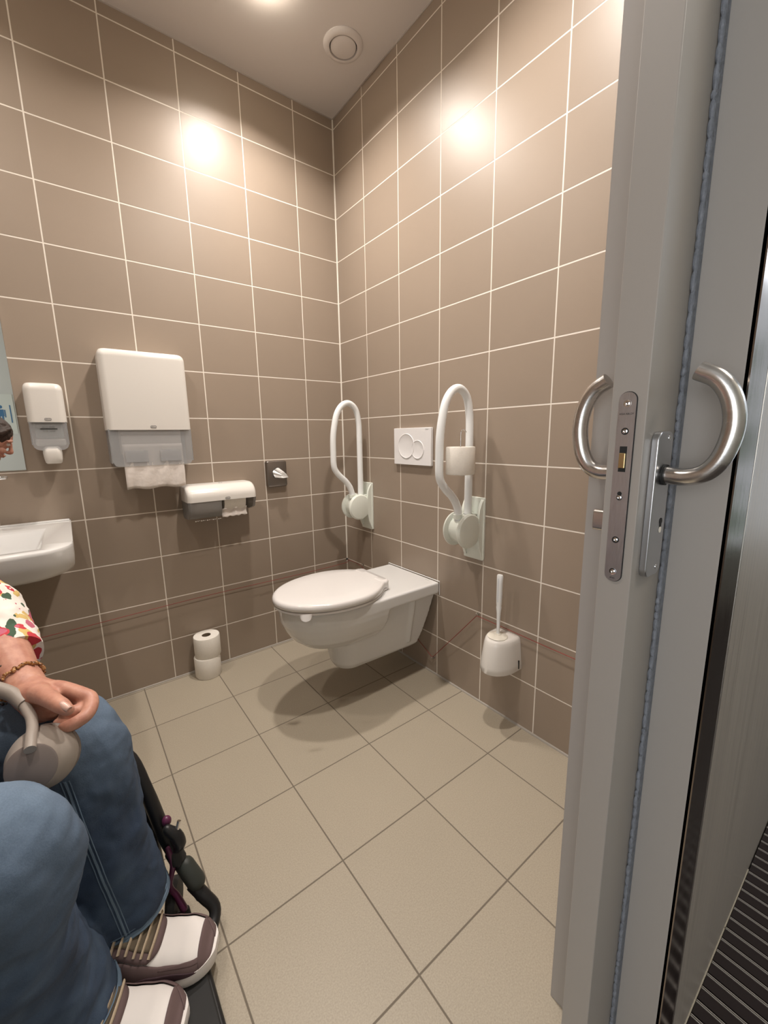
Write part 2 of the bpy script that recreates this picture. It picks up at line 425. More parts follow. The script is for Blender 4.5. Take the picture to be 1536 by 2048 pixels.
t = thing('added_fill_panel', 'added square glowing fill panel on the corridor ceiling outside the door', 'light', (.1, -2.75, 2.75))  # unseen panel, added with the fill lamp to light the dim corridor
bevel(obj('fill_panel_frame', box(B(), (-.22, -3.07, 2.728), (.42, -2.43, 2.75)), M_['enamel'], t, smooth=False), .003)
obj('diffuser', box(B(), (-.2, -3.05, 2.722), (.4, -2.45, 2.729)), mat('fill_panel_glow', (.9, .9, .9), .5, emis=(1, .93, .85), es=2.5), t, smooth=False)  # glowing face of the added panel

# ================================================================= DOOR
YI, YO, XE = -1.7544, -1.7948, -.7055
dr = bpy.data.objects.new('door_1', None); dr.location = (XE, (YI+YO)/2, .008); COL.objects.link(dr); dr['kind'] = 'structure'
lf = obj('door_leaf', box(B(), (XE, YO, .008), (.30, YI, 2.10)), M_['door'], dr, smooth=False); bevel(lf, .0012)
# lock faceplate on the leaf edge
fy, fz0, fz1 = -1.7738, .911, 1.147
def platebm(w, h, r, x0, x1):
    bm = B(); loft(bm, [[V((x, fy + a, (fz0+fz1)/2 + b)) for a, b in rrect(w, h, r, 8)] for x in (x0, x1)]); return bm
fp = obj('lock_faceplate', platebm(.0198, fz1-fz0, .0098, XE-.0022, XE+.001), M_['faceplate'], dr, angle=30)
obj('plate_gap', platebm(.0212, fz1-fz0+.0016, .0105, XE-.0005, XE+.001), M_['dark'], dr, angle=30)
XP = XE - .0022
for z, kind in ((1.1335, 'r'), (1.101, 's'), (1.020, 'o'), (.966, 's'), (.924, 'r')):
    bm = B(); lathe(bm, (XP, fy, z), (-1, 0, 0), [(.0042, -.0002), (.0042, .0004), (.0032, .0003), (.0030, .0003)] if kind != 'o' else [(.0034, -.0002), (.0034, .0004), (.0025, .0003)], 24)
    h = obj('screw_ring' if kind == 'r' else 'screw_recess', bm, M_['dark'] if kind != 'r' else M_['chrome'], fp)
    if kind == 'o':
        bm = B(); lathe(bm, (XP, fy, z+.005), (-1, 0, 0), [(.0026, -.0002), (.0026, .0004), (.002, .0003)], 20); obj('screw_recess', bm, M_['dark'], fp)
    bm = B(); lathe(bm, (XP, fy, z), (-1, 0, 0), [(.0028, 0), (.0028, .0006), (.0016, .0010), (.0006, .0004)], 20); obj('screw', bm, M_['chrome'], fp)
bm = box(B(), (XP-.0003, fy-.0042, 1.052), (XP+.001, fy+.0042, 1.083)); obj('latch_slot', bm, M_['dark'], fp, smooth=False)
bm = box(B(), (XP-.0028, fy-.0036, 1.0565), (XP, fy+.0036, 1.075)); bevel(obj('latch_bolt', bm, M_['brass'], fp, smooth=False), .0007)
text('lettering', 'ASSA ABLOY', .0029, (XP-.0001, fy, 1.1215), RN, M_['dark'], fp, .0001)
text('lettering', '8765', .003, (XP-.0001, fy, .9155), RN, M_['dark'], fp, .0001)
# lever handles and backplate
def lever(yface, sgn, k, name):
    pts = [(0, 1.047), (.027, 1.046), (.047, 1.054), (.060, 1.074), (.066, 1.105), (.061, 1.134), (.047, 1.156), (.026, 1.168)]
    P = [(-.660, yface + sgn*a*k, z) for a, z in pts]
    bm = B(); tube(bm, P, .0106, 28, 8); h = obj(name, bm, M_['satin'], dr, angle=50)
    bm = B(); cyl(bm, (-.660, yface + sgn*.0005, 1.047), (0, sgn, 0), .0128, .003, 32); obj('rose_ring', bm, M_['dark'], h)
    return h
bm = B(); loft(bm, [[V((-.6615 + a, y, 1.008 + b)) for a, b in rrect(.046, .184, .012, 8)] for y in (YO-.0085, YO)])
bp = obj('lock_backplate', bm, M_['plate'], dr, angle=30); bevel(bp, .0012, 3, 30)
lever(YO-.0085, -1, .95, 'lever_handle')
for z in (1.092, .926):
    bm = B(); lathe(bm, (-.652, YO-.0085, z), (0, -1, 0), [(.0030, -.0002), (.0030, .0005), (.0022, .0008), (.0010, .0003)], 18); obj('plate_screw', bm, M_['chrome'], bp)
bm = B(); cyl(bm, (-.6525, YO-.0087, .987), (0, -1, 0), .0042, .0003, 20); box(bm, (-.6550, YO-.0090, .974), (-.6500, YO-.0087, .986)); obj('keyhole', bm, M_['dark'], bp)
bm = B(); cyl(bm, (-.6535, YO-.0089, .976), (0, -1, 0), .0040, .0004, 20); obj('key_cylinder', bm, M_['caulk'], bp)
bm = B(); loft(bm, [[V((-.6615 + a, y, 1.008 + b)) for a, b in rrect(.046, .184, .012, 8)] for y in (YI, YI+.004)])
obj('inner_backplate', bm, M_['plate'], dr, angle=30)
lever(YI+.004, 1, .86, 'lever_handle')
bm = B(); cyl(bm, (-.660, YI+.004, .979), (0, 1, 0), .0125, .006, 28); loft(bm, [[V((-.660 + a, y, .979 + b)) for a, b in rrect(.012, .030, .005, 5)] for y in (YI+.01, YI+.031)])
bevel(obj('thumb_turn', bm, M_['steel'], dr), .0012)

# ================================================================= ENTRANCE MAT
bm = box(B(), (-1.9, -3.30, -.012), (2.6, YF-.001, -.006), 0)
x = -1.89
while x < 2.58:
    box(bm, (x+.003, -3.30, -.006), (x+.0255, YF-.001, 0.0), 0)
    for q in (x+.0265, x+.0300): box(bm, (q, -3.30, -.006), (q+.0014, YF-.001, .0015), 1)
    x += .0325
tag(obj('entrance_mat', bm, [M_['rib_dark'], M_['rib_alu']], smooth=False), 'dark ribbed entrance mat with thin metal strips outside the sliding door', 'mat')

# ================================================================= CEILING FITTINGS
for i, (x, y) in enumerate(LAMPS):
    t = thing('ceiling_downlight', ['round ceiling downlight above the toilet in the far corner', 'round ceiling downlight nearest the right wall by the door',
              'round ceiling downlight above the washbasin and mirror', 'round ceiling downlight above the seated person'][i], 'light', (x, y, HC), 'ceiling downlights')
    bm = B(); lathe(bm, (x, y, HC), (0, 0, -1), [(.062, 0), (.062, .004), (.056, .010), (.049, .012), (.047, .004), (.047, .0)], 40, caps=False); obj('trim_ring', bm, M_['enamel'], t)
    bm = B(); lathe(bm, (x, y, HC), (0, 0, -1), [(.047, .001), (.047, .020), (.038, .028), (.02, .0310), (.002, .0315)], 32); obj('diffuser', bm, M_['glow'], t)
t = thing('ceiling_vent', 'round white ventilation valve on the ceiling near the corner', 'vent', (-.167, -.368, HC))
c = (-.167, -.368, HC)
bm = B(); lathe(bm, c, (0, 0, -1), [(.079, 0), (.079, .003), (.074, .009), (.062, .013), (.056, .012), (.054, .004), (.054, 0)], 48); obj('outer_ring', bm, M_['ceiling'], t)
bm = B(); lathe(bm, c, (0, 0, -1), [(.055, .0015), (.055, .0045)], 40); obj('gap', bm, M_['dark'], t)
bm = B(); lathe(bm, c, (0, 0, -1), [(.04, .003), (.051, .006), (.0505, .010), (.046, .0125), (.02, .014), (.002, .0142)], 48); obj('valve_disc', bm, M_['ceiling'], t)
bm = box(B(), (-.1765, -.4315, HC-.0105), (-.1745, -.4225, HC-.004)); obj('marker_tab', bm, M_['paper'], t, smooth=False)
tt = None

# ================================================================= TOILET
YC = -.585
tl = thing('wall_hung_toilet', 'white long wall-hung toilet with closed lid below the flush plate', 'toilet', (-.34, YC, .12))
def plan(hw, xf, a, z, xb=-.001, n=26, pw=2.15):
    """D outline: straight sides from the wall to xf, then a super-elliptic nose of length a"""
    pts = [V((xb, YC+hw, z))]
    for k in range(n+1):
        t = PI/2 - PI*k/n; cx = abs(math.cos(t))**(2/pw); sy = math.copysign(abs(math.sin(t))**(2/pw), math.sin(t))
        pts.append(V((xf - a*cx, YC + hw*sy, z)))
    pts.append(V((xb, YC-hw, z))); return pts
bm = B()
loft(bm, [plan(.176, -.40, .262, .404, -.0012), plan(.178, -.40, .268, .410, -.0012), plan(.178, -.40, .270, .452, -.0012), plan(.175, -.40, .266, .458, -.0012)])
# bowl under the rim
loft(bm, [plan(hw, xf, a, z, xb) for hw, xf, a, z, xb in (
    (.020, -.43, .050, .256, -.38), (.085, -.42, .125, .264, -.335), (.124, -.41, .180, .287, -.31), (.152, -.405, .224, .320, -.295),
    (.168, -.40, .250, .355, -.285), (.1755, -.40, .265, .390, -.28), (.177, -.40, .268, .415, -.28))])
# trap body running back to the wall
def trap(z, hw0, hw1, xf, a): # hw0 at wall
    xw = -.0012 - .085*max(0, (.38-z))/.25; pts = [V((xw, YC+hw0, z)), V((-.12, YC+hw0*.98, z))]
    n = 16
    for k in range(n+1):
        t = PI/2 - PI*k/n; pts.append(V((xf - a*math.cos(t), YC + hw1*math.sin(t), z)))
    pts += [V((-.12, YC-hw0*.98, z)), V((xw, YC-hw0, z))]; return pts
loft(bm, [trap(.127, .085, .046, -.365, .045), trap(.134, .100, .066, -.37, .072), trap(.16, .115, .082, -.37, .088), trap(.22, .126, .092, -.37, .100), trap(.30, .138, .108, -.37, .125), trap(.40, .150, .125, -.36, .15)])
# the underside rises towards the wall
for v in bm.verts:
    if v.co.z < .21 and v.co.x > -.42 and abs(v.co.y-YC) < .14:
        k = min(1, max(0, (v.co.x+.40)/.40)); v.co.z += (.185-v.co.z)*k*.55 if v.co.z < .185 else 0
# raised rib on the side near the wall
for s in (-1, 1):
    loft(bm, [[V((-.095, YC+s*.10, .19)), V((-.135, YC+s*.128, .19)), V((-.155, YC+s*.10, .19))], [V((-.10, YC+s*.11, .405)), V((-.125, YC+s*.160, .405)), V((-.19, YC+s*.11, .405))]])
o = obj('bowl', bm, M_['ceramic'], tl); remesh(o, .0035, 16)
# hidden fixing line down the side of the trap
def seatplan(sc, z, dx=0):
    hw = .190*sc; pts = []
    n = 40
    for k in range(n+1):
        t = PI/2 - PI*k/n
        cx = math.cos(t); sy = math.sin(t)
        pts.append(V((-.43 - .262*(cx**.96 if cx > 0 else 0)*sc, YC + hw*sy, z)))
    m = 12
    def side(u): # from widest (u=0) back to the hinge neck (u=1)
        x = -.43 + .188*u; h = .190*(1 - .50*(min(u, .92)**2.3))
        return x, h*sc
    R = [side((k+1)/m) for k in range(m)]
    return [V((x, YC+h, z)) for x, h in R[::-1]] + pts + [V((x, YC-h, z)) for x, h in R]
bm = B(); loft(bm, [seatplan(.955, .4585), seatplan(.985, .4615), seatplan(.985, .4685), seatplan(.96, .471)])
obj('seat', bm, M_['lid'], tl, angle=60)
bm = B(); loft(bm, [seatplan(.975, .4715), seatplan(.998, .4750), seatplan(1.0, .484), seatplan(.993, .4925), seatplan(.968, .4985), seatplan(.93, .5005), seatplan(.6, .5018), seatplan(.25, .5022)])
ld = obj('lid', bm, M_['lid'], tl, angle=70)
bm = B(); loft(bm, [[V((-.248 + a*f, YC + b*f, z)) for a, b in rrect(.046, .212, .012, 5)] for f, z in ((.97, .459), (1, .463), (1, .494), (.96, .5000), (.88, .5020))]); obj('hinge', bm, M_['lid'], tl, angle=60)
for s in (-1, 1):
    bm = B(); cyl(bm, (-.248, YC+s*.1055, .479), (0, s, 0), .0045, .0012, 18); obj('hinge_pin', bm, M_['steel'], tl)
bm = B()
th = math.radians(0)
P0 = V((-.640, YC-.150, .471)); dx = V((.035, -.0185, 0)); nrm = V((-.47, -.88, 0)).normalized()
rows = []
for k in range(9):
    t = -1 + 2*k/8; w_ = math.sqrt(max(0, 1-t*t)); p = P0 + V((.88, -.47, 0))*t*.021
    rows.append((p + V((0, 0, .010)) + nrm*.003, p + nrm*(.010*w_+.002) - V((0, 0, .014*w_-.002))))
vs = [(bm.verts.new(a), bm.verts.new(b), bm.verts.new(b+nrm*.003), bm.verts.new(a+nrm*.003+V((0, 0, .002)))) for a, b in rows]
for a, b in zip(vs[:-1], vs[1:]):
    for i in range(4): bm.faces.new((a[i], a[(i+1) % 4], b[(i+1) % 4], b[i]))
bm.faces.new(vs[0]); bm.faces.new(vs[-1][::-1])
obj('lift_tab', bm, M_['lid'], ld, angle=60)
bm = B(); tube(bm, [(-.004, YC+.182, .40), (-.004, YC+.182, .462), (-.004, YC-.182, .462), (-.004, YC-.182, .40)], .0018, 8); obj('caulk_line', bm, M_['enamel'], tl)
bm = B()
for k in range(6): box(bm, (-.0245, YC-.110-k*.005, .4580), (-.0200, YC-.1065-k*.005, .4584))
obj('maker_mark', bm, M_['light_print'], tl, smooth=False)

# flush plate
fpz = thing('flush_plate', 'white rectangular dual flush plate with two round buttons', 'flush plate', (0, -.58, 1.052))
def rr_x(yc, zc, wd, ht, r, x0, x1, m, name, par, bev=0):
    bm = B(); loft(bm, [[V((x, yc + a, zc + b)) for a, b in rrect(wd, ht, r, 6)] for x in (x0, x1)]); o = obj(name, bm, m, par, angle=35)
    if bev: bevel(o, bev, 3, 35)
    return o
def rr_y(xc, zc, wd, ht, r, y0, y1, m, name, par, bev=0):
    bm = B(); loft(bm, [[V((xc + a, y, zc + b)) for a, b in rrect(wd, ht, r, 6)] for y in (y0, y1)]); o = obj(name, bm, m, par, angle=35)
    if bev: bevel(o, bev, 3, 35)
    return o
M_['flush'] = mat('white_flush_plastic', (.80, .79, .79), .28)
rr_x(-.5945, 1.0515, .248, .164, .003, -.0135, -.0005, M_['flush'], 'cover_plate', fpz, .0015)
for nm, y, z, r in (('full_flush_button', -.5585, 1.0535, .0555), ('half_flush_button', -.6345, 1.0385, .041)):
    bm = B(); lathe(bm, (-.0136, y, z), (-1, 0, 0), [(r, -.001), (r, .0016), (r-.0018, .0026), (r-.0034, .0016), (r-.0050, .0010), (.01, .0012), (.001, .0012)], 56)
    obj(nm, bm, M_['flush'], fpz)
text('maker_mark', 'GEBERIT', .0062, (-.0138, -.694, 1.1255), RN, M_['light_print'], fpz, .0001)

# ================================================================= FOLD-UP GRAB RAILS
def grab_rail(yc, label):
    g = thing('grab_rail', label, 'grab rail', (0, yc, .739), 'fold-up grab rails beside the toilet')
    pw = .098
    rr_x(yc, .7385, pw, .248, .006, -.010, -.0005, M_['hinge'], 'wall_plate', g, .0015)
    # wedge cheeks that carry the hinge
    bm = B()
    for s in (-1, 1):
        prof = [(-.010, .855), (-.018, .845), (-.030, .82), (-.034, .79), (-.034, .70), (-.028, .665), (-.016, .635), (-.010, .622)]
        loft(bm, [[V((x, yc + s*(.034 + d), z)) for x, z in prof + [(-.008, .622), (-.008, .855)]] for d in (0, .012)])
    obj('cheek', bm, M_['hinge'], g, angle=30)
    bm = B()
    c = V((-.078, yc, .742))
    lathe(bm, c - V((0, .047, 0)), (0, 1, 0), [(.040, 0), (.060, .004), (.066, .010), (.066, .016), (.058, .020), (.05, .022), (.05, .072), (.058, .074), (.066, .078), (.066, .084), (.060, .090), (.040, .094)], 48)
    box(bm, (-.10, yc-.03, .74), (-.015, yc+.03, .80))
    box(bm, (-.078, yc-.032, .70), (-.012, yc+.032, .76))
    obj('hinge_drum', bm, M_['hinge'], g, angle=30)
    pts = [(-.047, .775), (-.046, .90), (-.046, 1.02), (-.046, 1.12), (-.050, 1.18), (-.066, 1.235), (-.103, 1.262), (-.142, 1.252), (-.174, 1.212), (-.192, 1.150), (-.201, 1.09),
           (-.203, 1.02), (-.203, .968), (-.196, .938), (-.172, .908), (-.140, .880), (-.116, .850), (-.102, .815), (-.098, .775)]
    bm = B(); tube(bm, [(x, yc, z) for x, z in pts], .0148, 24, 7); obj('folding_tube', bm, M_['enamel'], g, angle=60)
    for x, z in ((-.047, .797), (-.102, .802)):
        bm = B(); tube(bm, [(x, yc, z-.014), (x, yc, z+.003)], .0178, 20); obj('tube_collar', bm, M_['hinge'], g)
    for y, z in ((-.036, .848), (-.036, .632), (.036, .848), (.036, .632)):
        bm = B(); lathe(bm, (-.010, yc+y, z), (-1, 0, 0), [(.0036, 0), (.0034, .0012), (.001, .0016)], 16); obj('screw', bm, M_['steel'], g)
    return g
grab_rail(-.228, 'white fold-up grab rail nearest the corner, left of the flush plate')
grab_rail(-.958, 'white fold-up grab rail with a toilet roll, right of the flush plate')
# roll holder pin taped to the near rail
t = thing('roll_holder', 'thin chrome wire pin for a toilet roll taped to the grab rail', 'holder', (-.135, -.995, .96))
RC = V((-.140, -1.000, 0))
bm = B(); tube(bm, [(-.050, -.975, 1.000), (-.080, -.985, .962), (RC.x, RC.y, .958), (RC.x, RC.y, .975), (RC.x, RC.y, 1.09), (RC.x+.002, RC.y-.001, 1.112), (RC.x+.010, RC.y-.006, 1.117), (RC.x+.016, RC.y-.010, 1.108)], .0022, 10, 5); obj('pin', bm, M_['chrome'], t)
bm = B(); lathe(bm, (-.046, -.958, .985), (0, 0, 1), [(.0148, 0), (.0166, .001), (.0168, .022), (.0148, .023)], 24, caps=False); box(bm, (-.058, -.980, .988), (-.040, -.970, 1.006)); obj('black_tape', bm, M_['nylon'], t)
def paper_roll(c, r, h, label, group=None, tail=True, core=.02):
    t = thing('toilet_roll', label, 'toilet roll', c, group); c = V(c)
    bm = B(); seg = 56; prof = [(core, .0), (r*.97, 0), (r, .004), (r*1.003, h*.5), (r, h-.004), (r*.97, h), (core, h)]
    lathe(bm, c, (0, 0, 1), prof + [(core, 0)], seg, caps=False)
    o = obj('paper', bm, M_['tprollm'], t, angle=50); 
    bm = B(); lathe(bm, c, (0, 0, 1), [(core, .001), (core, h-.001), (core-.0012, h-.001), (core-.0012, .001), (core, .001)], 32, caps=False); obj('cardboard_core', bm, mat('cardboard', (.20, .15, .10), .9), t)
    return t
paper_roll((RC.x, RC.y, .962), .0515, .096, 'white toilet roll on the pin of the right grab rail', core=.022)
paper_roll((-.835, -.062, .0005), .0575, .098, 'white toilet roll standing on the floor, lower of the stacked pair', 'spare toilet rolls on the floor')
paper_roll((-.829, -.060, .0990), .0575, .098, 'white toilet roll stacked on another on the floor, topmost', 'spare toilet rolls on the floor')

# ================================================================= TOILET BRUSH
yb = -1.128
t = thing('brush_holder', 'white plastic toilet brush holder mounted on the right wall', 'brush holder', (0, yb, .235))
def dout(hw, d, z):
    pts = [V((-.0008, yb+hw, z)), V((-.02, yb+hw, z))]
    n = 20
    for k in range(n+1):
        a = PI/2 - PI*k/n; pts.append(V((-.035 - (d-.035)*math.cos(a), yb + hw*math.sin(a), z)))
    return pts + [V((-.02, yb-hw, z)), V((-.0008, yb-hw, z))]
bm = B(); loft(bm, [dout(.061, .126, .2355), dout(.064, .131, .240), dout(.063, .130, .262), dout(.056, .115, .340), dout(.053, .110, .354), dout(.049, .104, .361), dout(.040, .09, .3635)])
obj('holder_body', bm, M_['plastic'], t, angle=50)
bm = box(B(), (-.020, yb-.0655, .245), (-.0165, yb-.0600, .278)); obj('side_slot', bm, M_['dark'], t, smooth=False)
t = thing('toilet_brush', 'white toilet brush with a tall handle standing in its wall holder', 'brush', (-.062, yb, .2))
bm = B(); lathe(bm, (-.062, yb+.002, .3632), (0, 0, 1), [(.036, 0), (.037, .002), (.034, .005), (.014, .009), (.011, .013)], 36); obj('lid_disc', bm, mat('cream_plastic', (.78, .74, .64), .35), t)
bm = B(); P = [(.372, .0060), (.40, .0062), (.455, .0078), (.478, .0102), (.486, .0095), (.492, .0105), (.52, .0110), (.57, .0112), (.598, .0115), (.602, .0095)]
loft(bm, [[V((-.062 + a, yb + b, z)) for a, b in rrect(r*1.55, r*1.9, r*.6, 3)] for z, r in P]); obj('handle', bm, M_['enamel'], t, angle=50)
bm = box(B(), (-.0713, yb-.0014, .50), (-.0706, yb+.0014, .59)); obj('handle_groove', bm, mat('pale_groove', (.62, .66, .72), .4), t)
bm = B(); lathe(bm, (-.062, yb, .262), (0, 0, 1), [(.01, 0), (.032, .008), (.036, .04), (.032, .075), (.01, .085), (.006, .112)], 24); obj('bristles', bm, M_['enamel'], t)

# ================================================================= EMERGENCY CORD AND HOOKS
bm = B()
tube(bm, [(XL+.3, -.012, .352), (-1.4, -.012, .355), (-.83, -.012, .368), (-.30, -.012, .366), (-.020, -.014, .372), (-.012, -.020, .388), (-.012, -.10, .392), (-.012, -.165, .386)], .0013, 8, 4)
tube(bm, [(-.012, -.166, .386), (-.012, -.45, .23), (-.010, -.728, .083)], .0013, 8, 3)
tube(bm, [(-.010, -.731, .083), (-.012, -.86, .232), (-.012, -.984, .378)], .0013, 8, 3)
tube(bm, [(-.012, -.985, .380), (-.010, -1.12, .377), (-.010, -1.30, .373), (-.012, -1.66, .372)], .0013, 8, 3)
tag(obj('emergency_cord', bm, M_['cord']), 'thin red emergency pull cord strung low along both tiled walls', 'cord')
def hook(p, n, label):
    p = V(p); n = V(n); bm = B(); c = p + n*.010
    tube(bm, [p, p+n*.003], .0055, 16)
    s = V((0, 0, 1)); pts = [c + n*.0065*math.cos(a) + s*.0065*math.sin(a) for a in [math.radians(k) for k in range(180, 180+330, 22)]]
    tube(bm, [p+n*.002] + pts, .0014, 8); 
    tag(obj('cord_hook', bm, M_['steel']), label, 'hook', 'screw hooks of the red cord')
hook((0, -.168, .394), (-1, 0, 0), 'small metal cord hook on the right wall just beside the corner, behind the toilet lid')
hook((0, -.985, .386), (-1, 0, 0), 'small metal cord hook on the right wall between toilet and brush holder, at grout level')
hook((0, -.731, .080), (-1, 0, 0), 'small metal cord hook low on the right wall by the floor, under the toilet edge')
bm = B(); ellipsoid(bm, (-.010, -.012, .3925), (.007, .006, .005), 12, 8); tag(obj('cord_eyelet', bm, M_['dark']), 'tiny black eyelet in the wall corner guiding the red cord', 'eyelet')

# ================================================================= DISPENSERS ON THE BACK WALL
def logo(xc, yf, zc, wd, par):
    rr_y(xc, zc, wd, wd*.48, wd*.2, yf-.0006, yf+.001, mat('logo_grey', (.25, .24, .23), .5), 'logo_badge', par)
    text('logo_lettering', 'TORK', wd*.34, (xc, yf-.0008, zc), RX, M_['paper'], par, .0001)
# paper towel dispenser
t = thing('towel_dispenser', 'large white paper towel dispenser with a towel hanging out', 'towel dispenser', (-.962, 0, .99))
xc = -.962; hw = .1495
def cover(bm, z0, z1, hw, d, rtop, n=8, inset=.0):
    """front shell, profile over the depth: rounded at top; cross section rounded towards the front"""
    rings = []
    zs = [z0] + [z1 - rtop + rtop*math.sin(PI/2*k/n) for k in range(n+1)]
    for i, z in enumerate(zs):
        k = 0 if i == 0 else (1-math.cos(PI/2*(i-1)/n)); sh = rtop*k*.55
        H = hw - sh; D = d - sh*1.3; r = .022; ring = [V((xc-H, -.001, z))]
        for a in range(7):
            t_ = math.radians(180+90*a/6); ring.append(V((xc-H+r + r*math.cos(t_), -D + r + r*math.sin(t_), z)))
        for a in range(7):
            t_ = math.radians(270+90*a/6); ring.append(V((xc+H-r + r*math.cos(t_), -D + r + r*math.sin(t_), z)))
        ring.append(V((xc+H, -.001, z))); rings.append(ring)
    loft(bm, rings); return bm
obj('white_cover', cover(B(), 1.140, 1.440, hw, .102, .028), M_['plastic'], t, angle=60)
def tray(bm, xc, hw, d, z0, z1, r, th=.003):
    # open-bottomed smoky housing: front and two sides
    rings = []
    for z in (z0, z0+.004, z1):
        H = hw - .003; ring = []
        D = d - .004 - (.006 if z == z0 else 0); rr = .02
        pts = [(xc-H, -.001)] + [(xc-H+rr + rr*math.cos(math.radians(180+15*a)), -D+rr+rr*math.sin(math.radians(180+15*a))) for a in range(7)] + [(xc+H-rr + rr*math.cos(math.radians(270+15*a)), -D+rr+rr*math.sin(math.radians(270+15*a))) for a in range(7)] + [(xc+H, -.001)]
        rings.append([V((x, y, z)) for x, y in pts])
    return rings
def arch_front(bm, xc, hw, d, z0, z1, r, notch, m=24):
    """smoky front panel as a plate with a curved notch in the lower edge"""
    top = []; bot = []
    for k in range(m+1):
        u = -1 + 2*k/m; x = xc + u*hw
        e = hw - abs(x-xc); zb = z0 + (r - math.sqrt(max(0, r*r - (r-e)**2)) if e < r else 0)
        if notch and abs(x-xc) < notch[0]: zb = max(zb, z0 + notch[1])
        top.append((x, z1)); bot.append((x, zb))
    f = [[bm.verts.new((x, -d, z)) for x, z in row] for row in (top, bot)]; g = [[bm.verts.new((x, -d+.0025, z)) for x, z in row] for row in (top, bot)]
    for k in range(m):
        bm.faces.new((f[0][k], f[0][k+1], f[1][k+1], f[1][k])); bm.faces.new((g[0][k+1], g[0][k], g[1][k], g[1][k+1]))
        bm.faces.new((f[1][k], f[1][k+1], g[1][k+1], g[1][k]))
    return bm
bm = arch_front(B(), xc, hw-.003, .097, .999, 1.142, .022, None)
for s in (-1, 1):
    loft(bm, [[V((xc+s*(hw-.0025), -.097, z)), V((xc+s*(hw-.0055), -.097, z)), V((xc+s*(hw-.0055), -.001, z)), V((xc+s*(hw-.0025), -.001, z))] for z in (1.012, 1.142)])
obj('smoky_lower_housing', bm, M_['smoke'], t, smooth=False)
rr_y(xc, 1.065, (hw-.012)*2, .14, .008, -.010, -.0008, mat('grey_back', (.30, .29, .27), .5), 'back_panel', t)
bm = box(B(), (xc-.108, -.084, 1.045), (xc+.108, -.012, 1.150)); bevel(obj('towel_stack', bm, M_['towel'], t, smooth=False), .004)
# hanging towel sheet
bm = B(); rows = []
for i in range(15):
    u = i/14; z = 1.085 - u*.178; y = -.0895 - .006*math.sin(u*3.1)*u
    rows.append([V((xc - .108 + .216*k/24 + (.006 if i < 14 else .004)*0, y + .0035*math.sin(k*.9 + u*5)*u + .0012*math.sin(k*2.3+u*9), z + .0035*math.sin(k*.55)*u - .004*(k/24)*0)) for k in range(25)])
f = [[bm.verts.new(p) for p in r] for r in rows]
for a, b in zip(f[:-1], f[1:]):
    for k in range(24): bm.faces.new((a[k], a[k+1], b[k+1], b[k]))
o = obj('hanging_towel', bm, M_['towel'], t); s_ = o.modifiers.new('thickness', 'SOLIDIFY'); s_.thickness = .0012
# smoky flap with the finger cut-out
bm = B()
box(bm, (xc-.100, -.1000, 1.015), (xc-.022, -.0975, 1.060)); obj('outlet_flap', bm, M_['smoke'], t, smooth=False)
obj('outlet_flap', box(B(), (xc+.022, -.1000, 1.015), (xc+.100, -.0975, 1.060)), M_['smoke'], t, smooth=False)
bm = B(); cyl(bm, (xc+hw+.0002, -.045, 1.198), (1, 0, 0), .008, .0015, 20); obj('key_lock', bm, M_['grey_print'], t)
logo(xc+.008, -.1022, 1.152, .022, t)
# soap dispenser
t = thing('soap_dispenser', 'white wall soap dispenser with a smoky lower window beside the mirror', 'soap dispenser', (-1.283, 0, 1.02))
xs = -1.283; hs = .0555
xc_keep = xc; xc = xs
obj('white_cover', cover(B(), 1.168, 1.303, hs, .100, .026), M_['plastic'], t, angle=60); xc = xc_keep
bm = arch_front(B(), xs, hs-.003, .094, 1.070, 1.170, .025, None)
for s in (-1, 1):
    loft(bm, [[V((xs+s*(hs-.0025), -.094, z)), V((xs+s*(hs-.0055), -.094, z)), V((xs+s*(hs-.0055), -.001, z)), V((xs+s*(hs-.0025), -.001, z))] for z in (1.090, 1.170)])
obj('smoky_lower_housing', bm, M_['smoke'], t, smooth=False)
bm = box(B(), (xs-.040, -.082, 1.112), (xs+.040, -.004, 1.168)); bevel(obj('soap_bottle', bm, mat('soap_bottle', (.33, .35, .32), .4), t, smooth=False), .006)
bm = box(B(), (xs-.044, -.080, 1.085), (xs+.044, -.004, 1.112)); bevel(obj('pump_housing', bm, M_['plastic'], t, smooth=False), .008)
bm = B(); loft(bm, [[V((xs + a*f, -.068 + b*g, z)) for a, b in rrect(.056, .058, .016, 6)] for z, f, g in ((1.022, .72, .6), (1.026, .86, .8), (1.040, .95, .95), (1.060, 1.0, 1.0), (1.072, .96, .95), (1.080, .8, .8), (1.084, .6, .6))])
obj('push_pump', bm, M_['plastic'], t, angle=60)
bm = box(B(), (xs-.024, -.0950, 1.1435), (xs+.024, -.0942, 1.1465)); obj('label_bar', bm, M_['dark'], t, smooth=False)
for i, z in enumerate((1.152, 1.138)):
    bm = B()
    for k in range(9):
        if k != 4: box(bm, (xs-.018 + k*.004, -.0948, z-.0012), (xs-.018 + k*.004+.0028, -.0942, z+.0012))
    obj('label_print', bm, M_['grey_print'], t, smooth=False)
logo(xs+.002, -.1002, 1.178, .020, t)
